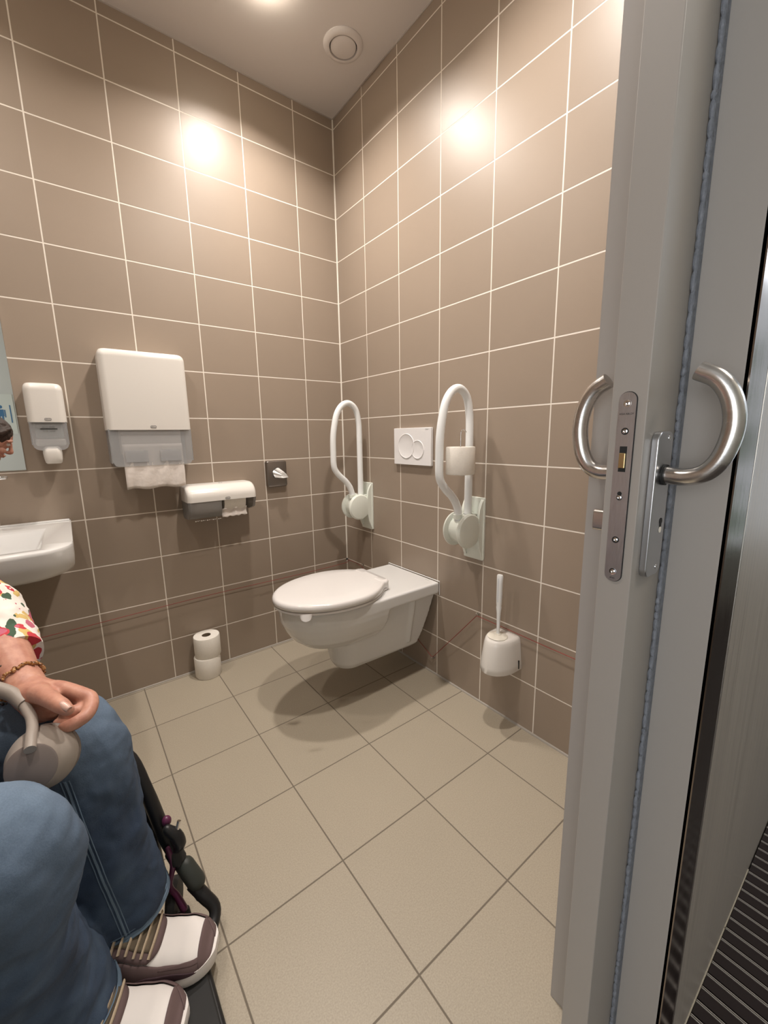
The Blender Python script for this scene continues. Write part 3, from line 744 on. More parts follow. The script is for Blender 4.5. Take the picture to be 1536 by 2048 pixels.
# twin roll dispenser
t = thing('toilet_paper_dispenser', 'wide white two-roll toilet paper dispenser with smoky lower half', 'paper dispenser', (-.708, 0, .75))
xr = -.712; hr = .150; DR = .128
def side_prof(z0, z1, d, n=8):
    # profile in y,z: quarter-round front top
    return [(-.001, z1)] + [(-d + .066 - .066*math.sin(PI/2*k/n) - .0, z1 - .052 + .052*math.cos(PI/2*k/n)) for k in range(n+1)] + [(-d, z0), (-.001, z0)]
pr = side_prof(.832, .902, DR)
bm = B(); rings = []
for x, f in ((-hr, .86), (-hr+.003, .93), (-hr+.010, .985), (-hr+.02, 1), (hr-.02, 1), (hr-.010, .985), (hr-.003, .93), (hr, .86)):
    rings.append([V((xr+x, y*f if y < -.002 else y, .832 + (z-.832)*(f if z > .84 else 1))) for y, z in pr])
loft(bm, rings); obj('white_cover', bm, M_['plastic'], t, angle=50)
bm = B(); rings = []
pl = [(-.001, .833), (-DR+.003, .833), (-DR+.006, .80), (-DR+.016, .770), (-DR+.030, .757), (-.02, .752), (-.001, .760)]
for x, f in ((-hr+.002, .95), (-hr+.008, 1), (-.012, 1), (-.010, .98)):
    rings.append([V((xr+x, y*f, z)) for y, z in pl])
loft(bm, rings); obj('smoky_lower_housing', bm, M_['smoke2'], t, angle=30)
bm = B(); loft(bm, [[V((xr+x, y, z)) for y, z in [(-.001, .833), (-.118, .833), (-.095, .785), (-.04, .768), (-.001, .77)]] for x in (hr-.013, hr-.002)]); obj('end_cheek', bm, M_['smoke2'], t, angle=30)
for x0 in (xr-.065, xr+.052):
    bm = B(); lathe(bm, (x0-.048, -.064, .826), (1, 0, 0), [(.018, 0), (.052, 0), (.052, .096), (.018, .096)], 40); obj('toilet_roll', bm, M_['tprollm'], t)
bm = B(); rows = []
for i in range(7):
    u = i/6; rows.append([V((xr-.006 + .112*k/20, -.100 + .012*math.sin(u*3) - .004*math.sin(k*.7), .790 - .040*u + .0022*math.sin(k*1.3)*(u > .9) + .002*k/20)) for k in range(21)])
f = [[bm.verts.new(p) for p in r] for r in rows]
for a, b in zip(f[:-1], f[1:]):
    for k in range(20): bm.faces.new((a[k], a[k+1], b[k+1], b[k]))
o = obj('loose_sheet', bm, M_['towel'], t); s_ = o.modifiers.new('thickness', 'SOLIDIFY'); s_.thickness = .001
bm = B()
for k in range(14): box(bm, (xr-.125+k*.008, -.114, .7470+.0012*(k % 3)), (xr-.121+k*.008, -.1125, .7500))
obj('tear_edge', bm, M_['paper'], t, smooth=False)
bm = B(); cyl(bm, (xr+.006, -.050, .9015), (0, 0, 1), .0035, .0015, 14); cyl(bm, (xr+.016, -.050, .9015), (0, 0, 1), .0035, .0015, 14); obj('key_slots', bm, M_['grey_print'], t)
logo(xr+.016, -.1282, .840, .022, t)
# sanitary bag dispenser
t = thing('bag_dispenser', 'small brushed steel bag dispenser with a white bag poking out', 'bag dispenser', (-.412, 0, .92))
xb = -.4135
bm = B(); loft(bm, [[V((xb + a*f, y, .9215 + b*f)) for a, b in rrect(.105, .131, .010, 6)] for y, f in ((-.0006, 1), (-.020, 1), (-.0245, .975), (-.026, .94))]); obj('steel_case', bm, mat('dull_steel', (.26, .235, .215), .33, 1), t, angle=50)
bm = B(); lathe(bm, (xb, -.0262, .925), (0, -1, 0), [(.029, -.001), (.029, .0002), (.001, .0004)], 36); obj('opening', bm, mat('shadow_grey', (.12, .11, .10), .6), t)
bm = B()
cpt = V((xb+.002, -.030, .925)); tip = bm.verts.new((xb+.048, -.050, .902)); ring = []
for k in range(26):
    a = 2*PI*k/26; rr_ = .026*(1+.05*math.sin(5*a)); ring.append(bm.verts.new(cpt + V((rr_*math.cos(a), .003*math.sin(3*a), rr_*math.sin(a)*1.0))))
mid = [bm.verts.new((v.co*.55 + tip.co*.45) + V((0, -.006*math.sin(k*1.7)-.006, .004*math.sin(k*2.6)))) for k, v in enumerate(ring)]
for k in range(26):
    bm.faces.new((ring[k], ring[(k+1) % 26], mid[(k+1) % 26], mid[k])); bm.faces.new((mid[k], mid[(k+1) % 26], tip))
obj('white_bag', bm, M_['tissue'], t, angle=25)

# ================================================================= MIRROR, WASHBASIN
t = thing('mirror', 'frameless wall mirror above the washbasin at the left', 'mirror', (-1.66, 0, 1.0))
rr_y(-1.668, 1.40, .600, .798, .002, -.0065, -.0005, M_['mirror'], 'mirror_glass', t)
bm = box(B(), (-1.968, -.0058, .999), (-1.368, -.0005, 1.0022)); obj('edge', bm, mat('mirror_edge', (.42, .44, .40), .4), t, smooth=False)
t = thing('washbasin', 'white ceramic wall-mounted washbasin at the left edge under the mirror', 'washbasin', (-1.56, 0, .66))
XW0, XW1, DW = -1.865, -1.262, .545
def basin_plan(z, f, d, r=.11, inx=0, n=10):
    """rounded front corners, front edge bowed"""
    xa, xb_ = XW0 + inx + (1-f)*.05, XW1 - inx - (1-f)*.05; pts = [V((xb_, -.001, z)), V((xb_, -d+r+.03, z))]
    for k in range(1, n):
        a = PI/2*k/n; pts.append(V((xb_ - r + r*math.cos(a), -d + r + .03*(1-k/n) - r*math.sin(a), z)))
    for k in range(n+1):
        u = k/n; x = xb_ - r + (xa - xb_ + 2*r)*u; pts.append(V((x, -d - .018*math.sin(PI*u), z)))
    for k in range(1, n):
        a = PI/2*k/n; pts.append(V((xa + r - r*math.sin(a), -d + r + .03*(k/n) - r*math.cos(a), z)))
    pts += [V((xa, -d+r+.03, z)), V((xa, -.001, z))]; return pts
bm = B()
rings = [basin_plan(.694, .2, .44, .10), basin_plan(.700, .62, .480, .09), basin_plan(.712, .84, .512, .085), basin_plan(.728, .94, .532, .08), basin_plan(.760, .985, .541, .075), basin_plan(.788, 1.0, .545, .075), basin_plan(.797, 1.0, .545, .075), basin_plan(.800, .985, .541, .075)]
def sink_inner(z, inx, yb_, yf, r):
    n = 10; xa, xb_ = XW0+inx, XW1-inx; pts = []
    N = len(rings[0])
    src = basin_plan(z, 1, .54)
    for p in src:
        x = min(max(p.x, xa), xb_); y = min(max(p.y, -yf), -yb_); pts.append(V((x, y, z)))
    return pts
rings += [sink_inner(.8005, .072, .15, .505, .05), sink_inner(.795, .080, .16, .495, .05), sink_inner(.745, .105, .19, .45, .05), sink_inner(.715, .16, .24, .40, .05)]
loft(bm, rings); o = obj('basin', bm, M_['ceramic'], t, angle=60); 
bm = box(B(), (XW0+.004, -.018, .798), (XW1-.004, -.001, .806)); bevel(obj('back_ledge', bm, M_['ceramic'], t), .003)
t = thing('basin_tap', 'chrome basin tap whose lever shows under the mirror', 'tap', (-1.50, -.10, .80))
bm = B(); lathe(bm, (-1.50, -.100, .8005), (0, 0, 1), [(.028, 0), (.028, .006), (.022, .012), (.021, .11), (.024, .125), (.024, .16), (.016, .17)], 28); obj('tap_body', bm, M_['chrome'], t)
bm = B(); tube(bm, [(-1.50, -.10, .86), (-1.50, -.17, .875), (-1.50, -.225, .865), (-1.50, -.235, .845)], .012, 16, 5); obj('spout', bm, M_['chrome'], t)
bm = B(); loft(bm, [[V((x, -.105 - (x+1.5)*.25 + a, zc + b)) for a, b in rrect(.034*f, .013*f, .006*f, 4)] for x, f, zc in ((-1.51, .7, .972), (-1.49, 1, .978), (-1.44, 1, .983), (-1.418, .85, .984), (-1.412, .5, .984))]); obj('lever', bm, M_['chrome'], t, angle=60)
t = thing('siphon', 'white drain siphon under the washbasin', 'siphon', (-1.50, -.05, .59))
bm = B(); tube(bm, [(-1.56, -.30, .69), (-1.56, -.30, .60), (-1.545, -.24, .56), (-1.52, -.16, .575), (-1.50, -.10, .590), (-1.50, -.012, .590)], .0165, 20, 5); obj('pipe', bm, M_['enamel'], t)
bm = B(); lathe(bm, (-1.50, -.0008, .590), (0, -1, 0), [(.032, 0), (.030, .006), (.017, .011)], 28); obj('wall_flange', bm, M_['enamel'], t)
# a pictogram sign on the corridor wall, seen in the mirror
t = thing('restroom_sign', 'pale wall sign with a blue standing figure and bar, seen in the mirror', 'sign', (-1.68, -3.40, 1.2))
bm = box(B(), (-1.90, -3.3995, 1.18), (-1.585, -3.396, 1.55)); obj('sign_board', bm, mat('sign_board', (.55, .57, .50), .5), t, smooth=False)
bm = B(); cyl(bm, (-1.685, -3.396, 1.432), (0, 1, 0), .017, .001, 20); box(bm, (-1.708, -3.396, 1.345), (-1.662, -3.395, 1.408)); box(bm, (-1.703, -3.396, 1.275), (-1.689, -3.395, 1.345)); box(bm, (-1.681, -3.396, 1.275), (-1.667, -3.395, 1.345))
box(bm, (-1.720, -3.396, 1.335), (-1.711, -3.395, 1.405)); box(bm, (-1.659, -3.396, 1.335), (-1.650, -3.395, 1.405)); obj('standing_figure', bm, M_['blue'], t, smooth=False)
bm = box(B(), (-1.618, -3.396, 1.285), (-1.609, -3.395, 1.450)); obj('divider_bar', bm, M_['blue'], t, smooth=False)
# greenery outside the end window of the corridor
bm = B(); random.seed(3)
for k in range(150):
    ellipsoid(bm, (1.7+random.uniform(-1.4, 1.4), -4.5+random.uniform(-.25, .25), .1+random.uniform(0, 1.75)), (random.uniform(.09, .2),)*3, 8, 6)
o = tag(obj('hedge', bm, M_['leaf']), 'green hedge outside the corridor window, reflected in the metal frame', 'hedge'); o['kind'] = 'stuff'
# ================================================================= SEATED PERSON
pe = thing('person', 'seated person in blue jeans and floral blouse, hand resting on the lap', 'person', (-1.5, -1.2, .05))
bm = B()
# torso, neck, head (under the clothes the body is kept simple but continuous)
tube(bm, [(-1.80, -1.14, .52), (-1.82, -1.14, .62), (-1.80, -1.14, .76), (-1.75, -1.14, .90), (-1.71, -1.145, .985)], [.115, .120, .115, .125, .085], 20, 4, flat=1.15, round_caps=True)
tube(bm, [(-1.70, -1.30, .97), (-1.71, -1.145, .985), (-1.70, -.99, .97)], [.05, .06, .05], 16, 4, round_caps=True)
tube(bm, [(-1.71, -1.145, .97), (-1.665, -1.155, 1.04), (-1.63, -1.16, 1.09)], [.055, .050, .050], 16, 4, round_caps=True)
HD = V((-1.565, -1.175, 1.125))
tiltq = Quaternion(V((0, 1, 0)), math.radians(34)) @ Quaternion(V((0, 0, 1)), math.radians(-6))
def H(x, y, z): return HD + tiltq @ V((x, y, z))
R3 = tiltq.to_matrix()
ellipsoid(bm, H(-.008, 0, .012), (.094, .074, .098), 24, 14, R3)
ellipsoid(bm, H(.036, 0, -.058), (.050, .048, .050), 20, 12, R3)
ellipsoid(bm, H(.070, 0, -.088), (.018, .020, .016), 14, 8, R3)
tube(bm, [H(.083, 0, .018), H(.096, 0, -.008), H(.106, 0, -.028), H(.092, 0, -.036)], [.007, .009, .012, .009], 12, 3, round_caps=True)
for s in (-1, 1):
    ellipsoid(bm, H(-.006, s*.076, -.008), (.020, .010, .031), 14, 8, R3)
    ellipsoid(bm, H(.066, s*.036, -.035), (.022, .018, .018), 12, 8, R3)
    tube(bm, [H(.078, s*.012, .030), H(.079, s*.036, .032), H(.066, s*.056, .024)], [.006, .007, .006], 10, 3, round_caps=True)
ellipsoid(bm, H(.088, 0, -.058), (.010, .024, .006), 14, 8, R3); ellipsoid(bm, H(.085, 0, -.067), (.010, .020, .006), 14, 8, R3)
# left arm: shoulder, elbow, wrist
tube(bm, [(-1.70, -.99, .965), (-1.62, -.90, .86), (-1.505, -.835, .775), (-1.4386, -.885, .760), (-1.3900, -.995, .728), (-1.361, -1.084, .698), (-1.350, -1.117, .687)],
     [.050, .045, .041, .044, .040, .031, .029], 20, 6, round_caps=True)
# palm
tube(bm, [(-1.3540, -1.1120, 0.6875), (-1.3360, -1.1390, 0.6775), (-1.3200, -1.1450, 0.6675), (-1.3120, -1.1350, 0.6635)], [.027, .031, .031, .022], 18, 5, flat=.95, round_caps=True)
tube(bm, [(-1.3430, -1.1270, 0.6685), (-1.3340, -1.1350, 0.6495), (-1.3240, -1.1270, 0.6395)], [.024, .022, .016], 14, 4, round_caps=True)
tube(bm, [(-1.3500, -1.1350, 0.6895), (-1.3320, -1.1620, 0.6895), (-1.3180, -1.1730, 0.6875)], [.018, .021, .014], 14, 4, round_caps=True)     # thenar
F_ = {
 'i': ([(-1.3230, -1.1390, 0.6855), (-1.3040, -1.1570, 0.6885), (-1.2720, -1.1940, 0.6805), (-1.2650, -1.2050, 0.6755), (-1.2670, -1.2230, 0.6705), (-1.2760, -1.2380, 0.6675), (-1.2940, -1.2410, 0.6635), (-1.3025, -1.2360, 0.6615)], [.012, .0115, .0108, .0106, .0100, .0094, .0088, .0076]),
 'm': ([(-1.3119, -1.1332, 0.6720), (-1.2927, -1.1631, 0.6720), (-1.2776, -1.1889, 0.6700), (-1.2771, -1.2075, 0.6680), (-1.2856, -1.2138, 0.6700), (-1.2947, -1.2112, 0.6700), (-1.3018, -1.2044, 0.6640)], [.012, .0115, .0106, .0104, .0098, .0090, .0078]),
 'r': ([(-1.3149, -1.1152, 0.6500), (-1.2887, -1.1747, 0.6500), (-1.2792, -1.1984, 0.6480), (-1.2893, -1.2219, 0.6520), (-1.3004, -1.2179, 0.6550), (-1.3107, -1.2066, 0.6550)], [.0115, .011, .0104, .0096, .009, .0078]),
 'p': ([(-1.3210, -1.1190, 0.6435), (-1.3110, -1.1330, 0.6395), (-1.2990, -1.1550, 0.6335), (-1.2960, -1.1650, 0.6285), (-1.3020, -1.1770, 0.6255), (-1.3120, -1.1810, 0.6275), (-1.3190, -1.1750, 0.6315)], [.010, .0098, .0092, .0090, .0084, .0078, .0068]),
 't': ([(-1.3372, -1.1563, 0.6950), (-1.3198, -1.1987, 0.7020), (-1.3065, -1.2341, 0.7050), (-1.2992, -1.2498, 0.7045), (-1.2925, -1.2592, 0.7000)], [.0150, .0138, .0118, .0112, .0086])}
for k, (p, r) in F_.items(): tube(bm, p, [q*(1.10 if k == 'i' else 1.0) for q in r], 14, 4, round_caps=True)
tube(bm, [(-1.340, -1.135, .664), (-1.322, -1.150, .660), (-1.306, -1.152, .655), (-1.296, -1.165, .652)], [.020, .024, .022, .014], 14, 4, round_caps=True)
# right arm and hand, resting on the near thigh further back
tube(bm, [(-1.70, -1.30, .965), (-1.72, -1.38, .86), (-1.73, -1.43, .775), (-1.66, -1.42, .745), (-1.58, -1.40, .715), (-1.53, -1.385, .700)], [.050, .045, .042, .040, .034, .028], 18, 5, round_caps=True)
tube(bm, [(-1.535, -1.385, .70), (-1.50, -1.375, .692), (-1.465, -1.37, .684)], [.028, .036, .033], 16, 4, flat=.55, round_caps=True)
for a, L in ((-.026, .055), (-.009, .066), (.009, .062), (.025, .048)):
    tube(bm, [(-1.475, -1.37+a, .686), (-1.455, -1.37+a*1.2, .684), (-1.455+L*.55-.02, -1.37+a*1.3, .676), (-1.455+L*.6-.01, -1.37+a*1.3, .664)], [.0095, .009, .0085, .0075], 12, 3, round_caps=True)
tube(bm, [(-1.515, -1.355, .695), (-1.490, -1.325, .688), (-1.470, -1.315, .682)], [.013, .011, .009], 12, 3, round_caps=True)
body = obj('body', bm, M_['skin'], pe); remesh(body, .0022, 4, .45)
# thumb nail
nv = (V((-1.2925, -1.2592, 0.7000)) - V((-1.2992, -1.2498, 0.7045))).normalized(); out = V((.10, -.66, .74)); out = (out - nv*out.dot(nv)).normalized(); sd = nv.cross(out)
bm = B(); rows = []
for i in range(7):
    u = i/6; c = V((-1.2992, -1.2498, 0.7045)) + nv*(.0175*u)
    wd = .0074*(math.sin(PI*(.22+.62*min(u, .9))))**.6
    rows.append([c + sd*wd*math.sin(a)*1.0 + out*(.0108*math.cos(a)*1.02 + .0008 - .0016*u) for a in [math.radians(-55+110*k/6) for k in range(7)]])
f = [[bm.verts.new(p) for p in r] for r in rows]
for a, b in zip(f[:-1], f[1:]):
    for k in range(6): bm.faces.new((a[k], a[k+1], b[k+1], b[k]))
o = obj('thumb_nail', bm, M_['lens'], pe); s_ = o.modifiers.new('thickness', 'SOLIDIFY'); s_.thickness = .0007
# eyes and hair
for s in (-1, 1):
    bm = B(); ellipsoid(bm, H(.073, s*.031, .008), (.012, .013, .010), 14, 8, R3); e = obj('eye', bm, mat('eye_white', (.7, .66, .62), .2), pe)
bm = B(); ellipsoid(bm, H(-.020, 0, .028), (.100, .084, .098), 24, 14, R3); ellipsoid(bm, H(-.055, 0, -.025), (.062, .072, .075), 20, 12, R3); ellipsoid(bm, H(-.108, 0, .02), (.040, .042, .040), 18, 10, R3)
for s in (-1, 1): tube(bm, [H(.04, s*.045, .088), H(.02, s*.078, .05), H(.002, s*.084, .02), H(-.03, s*.076, -.03)], [.014, .016, .012, .02], 10, 4, round_caps=True)
o = obj('hair', bm, M_['hair'], pe); remesh(o, .005, 3); displace(o, .02, .006)
# blouse
bm = B()
tube(bm, [(-1.80, -1.14, .56), (-1.82, -1.14, .64), (-1.79, -1.14, .78), (-1.745, -1.14, .90), (-1.715, -1.145, .99), (-1.695, -1.148, 1.02)], [.145, .148, .142, .148, .115, .072], 24, 4, flat=1.15, round_caps=True)
tube(bm, [(-1.69, -1.33, .955), (-1.71, -1.145, .985), (-1.69, -.96, .955)], [.068, .085, .068], 18, 4, round_caps=True)
tube(bm, [(-1.70, -.985, .96), (-1.63, -.905, .865), (-1.52, -.835, .79), (-1.445, -.868, .768), (-1.415, -.925, .742), (-1.3885, -.985, .716), (-1.3770, -1.012, .706)], [.072, .068, .070, .076, .070, .058, .050], 22, 6, round_caps=False)
tube(bm, [(-1.70, -1.305, .96), (-1.73, -1.385, .86), (-1.735, -1.435, .785), (-1.67, -1.425, .755), (-1.605, -1.405, .728)], [.072, .066, .066, .064, .052], 22, 5, round_caps=False)
o = obj('blouse', bm, M_['floral'], pe); remesh(o, .005, 4); displace(o, .045, .016)
bm = B()
tube(bm, [(-1.3905, -.980, .718), (-1.3800, -1.004, .708), (-1.3735, -1.019, .702)], [.056, .0545, .0515], 30, 3, flat=.98)
o = obj('blouse_cuff', bm, M_['floral'], pe); displace(o, .02, .004)
# jeans
bm = B()
tube(bm, [(-1.86, -1.26, .60), (-1.84, -1.14, .60), (-1.86, -1.02, .60)], [.13, .15, .13], 22, 4, round_caps=True)
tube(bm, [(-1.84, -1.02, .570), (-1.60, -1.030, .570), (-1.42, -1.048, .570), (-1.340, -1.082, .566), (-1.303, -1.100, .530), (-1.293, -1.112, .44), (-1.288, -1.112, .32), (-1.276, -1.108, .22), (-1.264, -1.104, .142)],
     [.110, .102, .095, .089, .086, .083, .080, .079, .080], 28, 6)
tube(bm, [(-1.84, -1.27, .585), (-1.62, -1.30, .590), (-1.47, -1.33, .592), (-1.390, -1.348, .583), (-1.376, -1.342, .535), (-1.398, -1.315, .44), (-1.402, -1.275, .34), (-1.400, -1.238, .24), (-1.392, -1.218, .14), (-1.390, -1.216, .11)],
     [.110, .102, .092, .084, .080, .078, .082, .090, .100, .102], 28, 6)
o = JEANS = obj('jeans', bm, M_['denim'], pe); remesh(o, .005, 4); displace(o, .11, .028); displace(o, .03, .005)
def hemring(c, r, tilt, nm):
    bm = B(); pts = []
    for k in range(41):
        a = 2*PI*k/40; pts.append(V(c) + V((r*math.cos(a), r*math.sin(a), tilt*math.cos(a+.6) + .0015*math.sin(7*a))))
    tube(bm, pts, .0042, 8); tube(bm, [p + V((0, 0, .014)) for p in pts], .0014, 6); tube(bm, [p + V((0, 0, .005)) for p in pts], .0030, 6); return obj(nm, bm, M_['seam'], pe)
hemring((-1.264, -1.104, .145), .079, .004, 'hem'); hemring((-1.390, -1.216, .115), .101, .004, 'hem')
from mathutils.bvhtree import BVHTree
bpy.context.view_layer.update(); dg = bpy.context.evaluated_depsgraph_get()
JE = JEANS.evaluated_get(dg); jm = JE.to_mesh(); BV = BVHTree.FromPolygons([JE.matrix_world @ v.co for v in jm.vertices], [p.vertices[:] for p in jm.polygons]); JE.to_mesh_clear()
def on_jeans(p, d):
    p = V(p); d = V(d).normalized(); h = BV.ray_cast(p, d, .3)
    return h[0] if h[0] else None
for dx_, r_s in ((0, .0022), (.006, .0010), (-.006, .0010)):
    P_ = []
    for k in range(28):
        u = k/27; z = .53 - .37*u; x = -1.318 + dx_ + .048*u
        h = on_jeans((x, -1.235 + .03*u, z), (0, 1, 0))
        if h and h.y < -1.10: P_.append(h + V((0, -.0004, 0)))
    if len(P_) > 6:
        bm = B(); tube(bm, P_, r_s, 6); obj('inner_seam', bm, M_['seam'], pe)
# sneakers
def sneaker(heel, ang, z0, label):
    heel = V((*heel, z0)); D = V((math.cos(ang), math.sin(ang), 0)); W = V((-D.y, D.x, 0)); L = .282
    def prof(s):
        w_ = .034 + .018*math.sin(min(1, max(0, (s-.15)/.6))*PI*.62); 
        if s > .80: w_ *= math.sqrt(max(0.0, 1-((s-.80)/.205)**2))
        if s < .10: w_ *= math.sqrt(max(0.0, 1-((.10-s)/.105)**2))*.5+.5
        ctl = [(0, .085), (.15, .095), (.30, .108), (.42, .100), (.55, .080), (.68, .063), (.80, .055), (.90, .046), (.97, .028), (1.0, .012)]
        for (a, ha), (b, hb) in zip(ctl[:-1], ctl[1:]):
            if s <= b: t_ = (s-a)/(b-a); t_ = t_*t_*(3-2*t_); h = ha*(1-t_) + hb*t_; break
        return max(w_, .002), h
    def S(s, v, off=0):
        w_, h = prof(s); cx = math.cos(v); sx = math.sin(v)
        e = .75
        return heel + D*(s*L) + W*((w_+off)*math.copysign(abs(cx)**e, cx)) + V((0, 0, .024 + (h+off-.018)*abs(sx)**.85))
    def patch(fn, n1, n2, m, name, par, lab=None, th=.0016, close=False):
        bm = B(); g = [[bm.verts.new(fn(i/n1, j/n2)) for j in range(n2+1)] for i in range(n1+1)]
        for i in range(n1):
            for j in range(n2): bm.faces.new((g[i][j], g[i+1][j], g[i+1][j+1], g[i][j+1]))
        o = obj(name, bm, m, par, angle=60)
        if th: q = o.modifiers.new('thickness', 'SOLIDIFY'); q.thickness = th; q.offset = -1
        return o
    sh = patch(lambda a, b: S(.005+.992*a, PI*b), 48, 24, M_['sleeve'], 'sneaker', pe, th=.003); sh['label'] = label
    r_ = math.radians
    patch(lambda a, b: S(.36+.635*a, r_(0) + r_(40+50*max(0, (a-.80)/.20)**2)*b, .0022), 30, 8, M_['mauve'], 'mudguard', sh)
    patch(lambda a, b: S(.36+.635*a, PI - (r_(0) + r_(40+50*max(0, (a-.80)/.20)**2)*b), .0022), 30, 8, M_['mauve'], 'mudguard', sh)
    patch(lambda a, b: S(.48+.42*a, r_(5)+r_(17)*math.sin(PI*a)**.5*b, .0036), 20, 5, M_['dmauve'], 'side_stripe', sh)
    patch(lambda a, b: S(.48+.42*a, PI-(r_(5)+r_(17)*math.sin(PI*a)**.5*b), .0036), 20, 5, M_['dmauve'], 'side_stripe', sh)
    patch(lambda a, b: S(.905 + .005*math.cos(PI*b*2) + .088*a, PI*b, .0026), 12, 22, M_['mauve'], 'toe_band', sh)
    patch(lambda a, b: S(.66+.26*a, r_(30) + r_(3+14*a)*b, .0024), 14, 5, M_['mauve'], 'mudguard', sh)
    patch(lambda a, b: S(.66+.26*a, PI - (r_(30) + r_(3+14*a)*b), .0024), 14, 5, M_['mauve'], 'mudguard', sh)
    for sg in (0, 1):
        patch(lambda a, b: S(.01+(.50 - .12*b)*a, (r_(2)+r_(50)*b) if not sg else PI-(r_(2)+r_(50)*b), .0018), 16, 8, M_['dmauve'], 'side_panel', sh)
    patch(lambda a, b: S(.26+(.40-.07*abs(2*b-1)**2.5)*a, r_(42)+r_(96)*b, .0030), 14, 14, M_['mauve'], 'eyestay', sh)
    patch(lambda a, b: S(.22+.385*a, r_(62)+r_(56)*b, .0045), 12, 10, M_['sock'], 'tongue', sh)
    for i in range(8):
        s0 = .28 + i*.046
        bm = B(); tube(bm, [S(s0 + .016*math.sin(k/8*PI) , r_(52)+r_(76)*k/8, .0072) for k in range(9)], .0042, 8, 2, flat=.5); obj('lace', bm, M_['lace'], sh)
    bm = B(); rings = []
    for z, k in ((0, .97), (.006, 1.04), (.020, 1.07), (.030, 1.035)):
        ring = []
        for i in range(60):
            t_ = i/60*2
            s = t_ if t_ <= 1 else 2-t_; s = .5 - .5*math.cos(s*PI) ; w_, h = prof(min(.998, max(.002, s))); sg = 1 if t_ <= 1 else -1
            ring.append(heel + D*((s-.5)*L*(1+.015*(k-.97)/.1)+.5*L) + W*(sg*(w_*k+.0008)) + V((0, 0, z)))
        rings.append(ring)
    loft(bm, rings); obj('sole', bm, M_['sleeve'], sh, angle=50)
    return sh
sneaker((-1.375, -1.108), math.radians(-27), .045, 'white and mauve sneaker with beige laces, farther foot')
sneaker((-1.452, -1.190), math.radians(-27), .045, 'white and mauve sneaker with beige laces, nearer foot')
# amber bracelet and dark bead strand at the wrist
def beads(c, n, r, rb, m, name, jit, cnt):
    c = V(c); n = V(n).normalized(); a = (V((0, 0, 1)) - n*n.z).normalized(); b = n.cross(a); bm = B(); random.seed(cnt)
    for k in range(cnt):
        t_ = 2*PI*k/cnt; p = c + (a*math.cos(t_)*r*.95 + b*math.sin(t_)*r) + n*random.uniform(-jit, jit); q = rb*random.uniform(.75, 1.25)
        ellipsoid(bm, p, (q, q*random.uniform(.7, 1.2), q), 8, 6)
    tube(bm, [c + a*math.cos(t_)*r*.95 + b*math.sin(t_)*r for t_ in [2*PI*k/24 for k in range(25)]], .0008, 6)
    return obj(name, bm, m, pe)
beads((-1.3580, -1.0970, 0.6935), (.45, -.86, -.28), .0345, .0034, M_['amber'], 'amber_bracelet', .0035, 58)
beads((-1.3670, -1.0830, 0.6895), (.45, -.80, .05), .0385, .0030, M_['bark'], 'bead_bracelet', .002, 40)

# ================================================================= HEADPHONES
hp = thing('headphones', 'silver over-ear headphones lying on the lap of the seated person', 'headphones', (-1.36, -1.2, .62))
def cup(cb, cf, lab):
    cb, cf = V(cb), V(cf); ax = (cf-cb).normalized(); d = (cf-cb).length
    bm = B(); lathe(bm, cb, ax, [(.028, -.012), (.041, -.011), (.0455, -.006), (.0455, .001), (.043, .003)], 40); c_ = obj('ear_cushion', bm, M_['cushion'], hp, angle=60)
    bm = B(); lathe(bm, cb, ax, [(.043, .0015), (.0450, .003), (.0458, .008), (.044, .016), (.038, .030), (.0335, d-.004), (.032, d)], 48); s_ = obj('ear_cup', bm, M_['headset'], hp, angle=60)
    bm = B(); lathe(bm, cb, ax, [(.0318, d-.001), (.0320, d+.0012), (.030, d+.0024), (.001, d+.003)], 48); obj('outer_face', bm, M_['headset_dark'], s_, angle=50)
cup((-1.3304, -1.2350, .625), (-1.3420, -1.2760, .640), '')
cup((-1.445, -1.225, .640), (-1.470, -1.268, .655), '')
bm = B(); tube(bm, [(-1.3400, -1.2760, .668), (-1.3392, -1.2560, .674), (-1.3380, -1.2350, .677), (-1.3400, -1.2100, .680), (-1.3450, -1.1900, .683), (-1.3500, -1.1700, .686)], .0074, 16, 4); obj('slider_arm', bm, M_['headset'], hp)
bm = B(); tube(bm, [(-1.3500, -1.1720, .686), (-1.3660, -1.1450, .698), (-1.395, -1.122, .708), (-1.430, -1.115, .710), (-1.462, -1.130, .704), (-1.480, -1.160, .696)], [.0105, .0120, .0130, .0130, .0120, .0105], 18, 6, flat=.85); obj('headband', bm, M_['headset'], hp)
bm = B(); tube(bm, [(-1.480, -1.158, .696), (-1.478, -1.19, .690), (-1.468, -1.240, .680)], .0074, 16, 4); obj('slider_arm', bm, M_['headset'], hp)

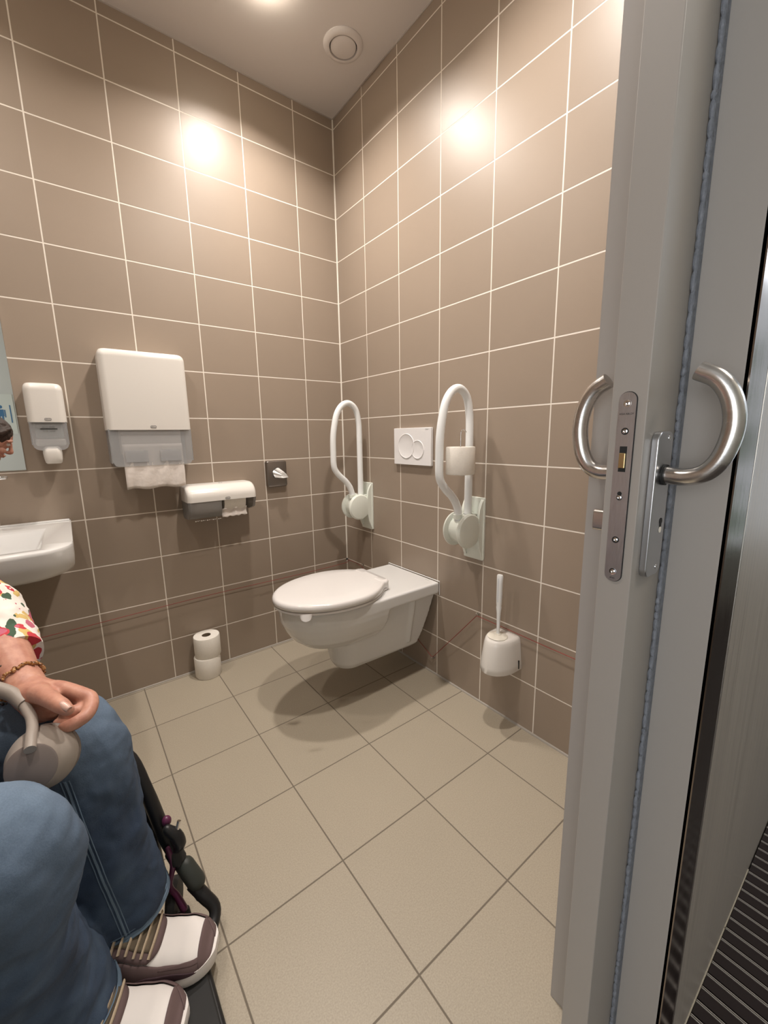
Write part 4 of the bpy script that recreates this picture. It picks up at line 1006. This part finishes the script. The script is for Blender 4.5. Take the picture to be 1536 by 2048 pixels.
# ================================================================= WHEELCHAIR
wc = thing('wheelchair', 'black folding wheelchair with purple details under the seated person', 'wheelchair', (-1.7, -1.19, 0))
bm = box(B(), (-2.02, -1.40, .440), (-1.50, -.94, .455)); bevel(obj('seat', bm, M_['nylon'], wc), .006)
bm = box(B(), (-2.035, -1.40, .50), (-2.020, -.94, .94)); bevel(obj('backrest', bm, M_['nylon'], wc), .006)
for y in (-.925, -1.415):
    bm = B(); tube(bm, [(-2.17, y, .95), (-2.06, y, .955), (-2.03, y, .93), (-2.03, y, .45), (-2.03, y, .20)], .0125, 14, 5); fr_ = obj('back_post', bm, M_['blackmetal'], wc)
    bm = B(); tube(bm, [(-2.18, y, .949), (-2.08, y, .954)], .017, 14); obj('push_grip', bm, M_['rubber'], fr_)
    bm = B(); tube(bm, [(-2.03, y, .43), (-1.62, y, .43), (-1.50, y, .43)], .0125, 14); tube(bm, [(-2.03, y, .22), (-1.60, y, .22), (-1.52, y, .24), (-1.50, y, .43)], .0115, 14, 3); tube(bm, [(-1.97, y, .45), (-1.97, y, .64), (-1.62, y, .66), (-1.58, y, .44)], .010, 12, 3); obj('side_frame', bm, M_['blackmetal'], wc)
    bm = box(B(), (-1.95, y-.022, .655), (-1.64, y+.022, .680)); bevel(obj('armrest', bm, M_['rubber'], wc), .008)
    s = 1 if y > -1.2 else -1
    c = V((-1.98, y+s*.045, .29)); bm = B(); pts = [c + V((.275*math.cos(2*PI*k/48), 0, .275*math.sin(2*PI*k/48))) for k in range(49)]; tube(bm, pts, .014, 10); rw = obj('rear_wheel', bm, M_['rubber'], wc)
    bm = B(); cyl(bm, c - V((0, .02, 0)), (0, 1, 0), .025, .04, 20)
    for k in range(20): tube(bm, [c, c + V((.268*math.cos(2*PI*k/20), 0, .268*math.sin(2*PI*k/20)))], .0012, 5)
    obj('spokes', bm, M_['steel'], rw)
# footrest hanger on the far side: straight arm, elbow at the lower end, back to the plate
bm = B(); tube(bm, [(-1.52, -.935, .43), (-1.30, -.96, .445), (-1.225, -1.005, .415), (-1.198, -1.040, .33), (-1.176, -1.066, .22), (-1.150, -1.096, .14), (-1.125, -1.132, .08)], [.012, .012, .0135, .0145, .0150, .0150, .0135], 16, 5)
hg = obj('footrest_hanger', bm, M_['blackmetal'], wc)
bm = B(); tube(bm, [(-1.140, -1.112, .105), (-1.122, -1.134, .078), (-1.1065, -1.153, .052), (-1.118, -1.176, .036), (-1.150, -1.215, .030)], [.014, .014, .013, .012, .010], 14, 4); obj('hanger_elbow', bm, M_['blackmetal'], wc)
bm = B(); tube(bm, [(-1.147, -1.098, .145), (-1.131, -1.118, .110)], .0185, 18, round_caps=True); obj('hanger_sleeve', bm, mat('dark_olive_plastic', (.035, .04, .035), .5), wc)
bm = B(); tube(bm, [(-1.1660, -1.080, .185), (-1.158, -1.089, .160)], .0175, 18); obj('clamp_collar', bm, M_['rubber'], wc)
bm = B(); tube(bm, [(-1.172, -1.092, .255), (-1.158, -1.098, .236), (-1.152, -1.104, .215), (-1.158, -1.098, .200)], [.010, .013, .012, .009], 12, 3, round_caps=True); bt = obj('clamp_bolt', bm, M_['blackmetal'], wc)
bm = B(); cyl(bm, (-1.155, -1.098, .245), (.35, .2, .9), .0042, .020, 14); obj('chrome_pin', bm, M_['chrome'], bt)
bm = B(); ellipsoid(bm, (-1.1700, -1.076, .262), (.010, .010, .012), 14, 8); tube(bm, [(-1.176, -1.090, .205), (-1.171, -1.094, .16), (-1.182, -1.100, .12), (-1.172, -1.106, .09), (-1.163, -1.120, .062)], [.005, .006, .006, .007, .008], 12, 4, round_caps=True); obj('purple_lever', bm, M_['purple'], wc)
# front caster seen through the fork
c = V((-1.176, -1.075, .052)); bm = B(); lathe(bm, c - V((.010, 0, 0)), (.9, -.4, 0), [(.018, 0), (.040, .001), (.046, .008), (.046, .014), (.040, .021), (.018, .022)], 28); obj('front_caster', bm, M_['rubber'], wc)
bm = B(); tube(bm, [(-1.20, -1.035, .33), (-1.196, -1.050, .16), (-1.190, -1.060, .10), (-1.176, -1.072, .055)], [.010, .012, .010, .007], 12, 3); obj('caster_fork', bm, M_['blackmetal'], wc)
bm = box(B(), (-1.44, -1.40, .028), (-1.150, -1.10, .044)); bevel(obj('footplate', bm, M_['rubber'], wc), .004)
bm = B(); tube(bm, [(-1.150, -1.215, .030), (-1.150, -1.40, .030)], .008, 12); obj('footplate_tube', bm, M_['blackmetal'], wc)
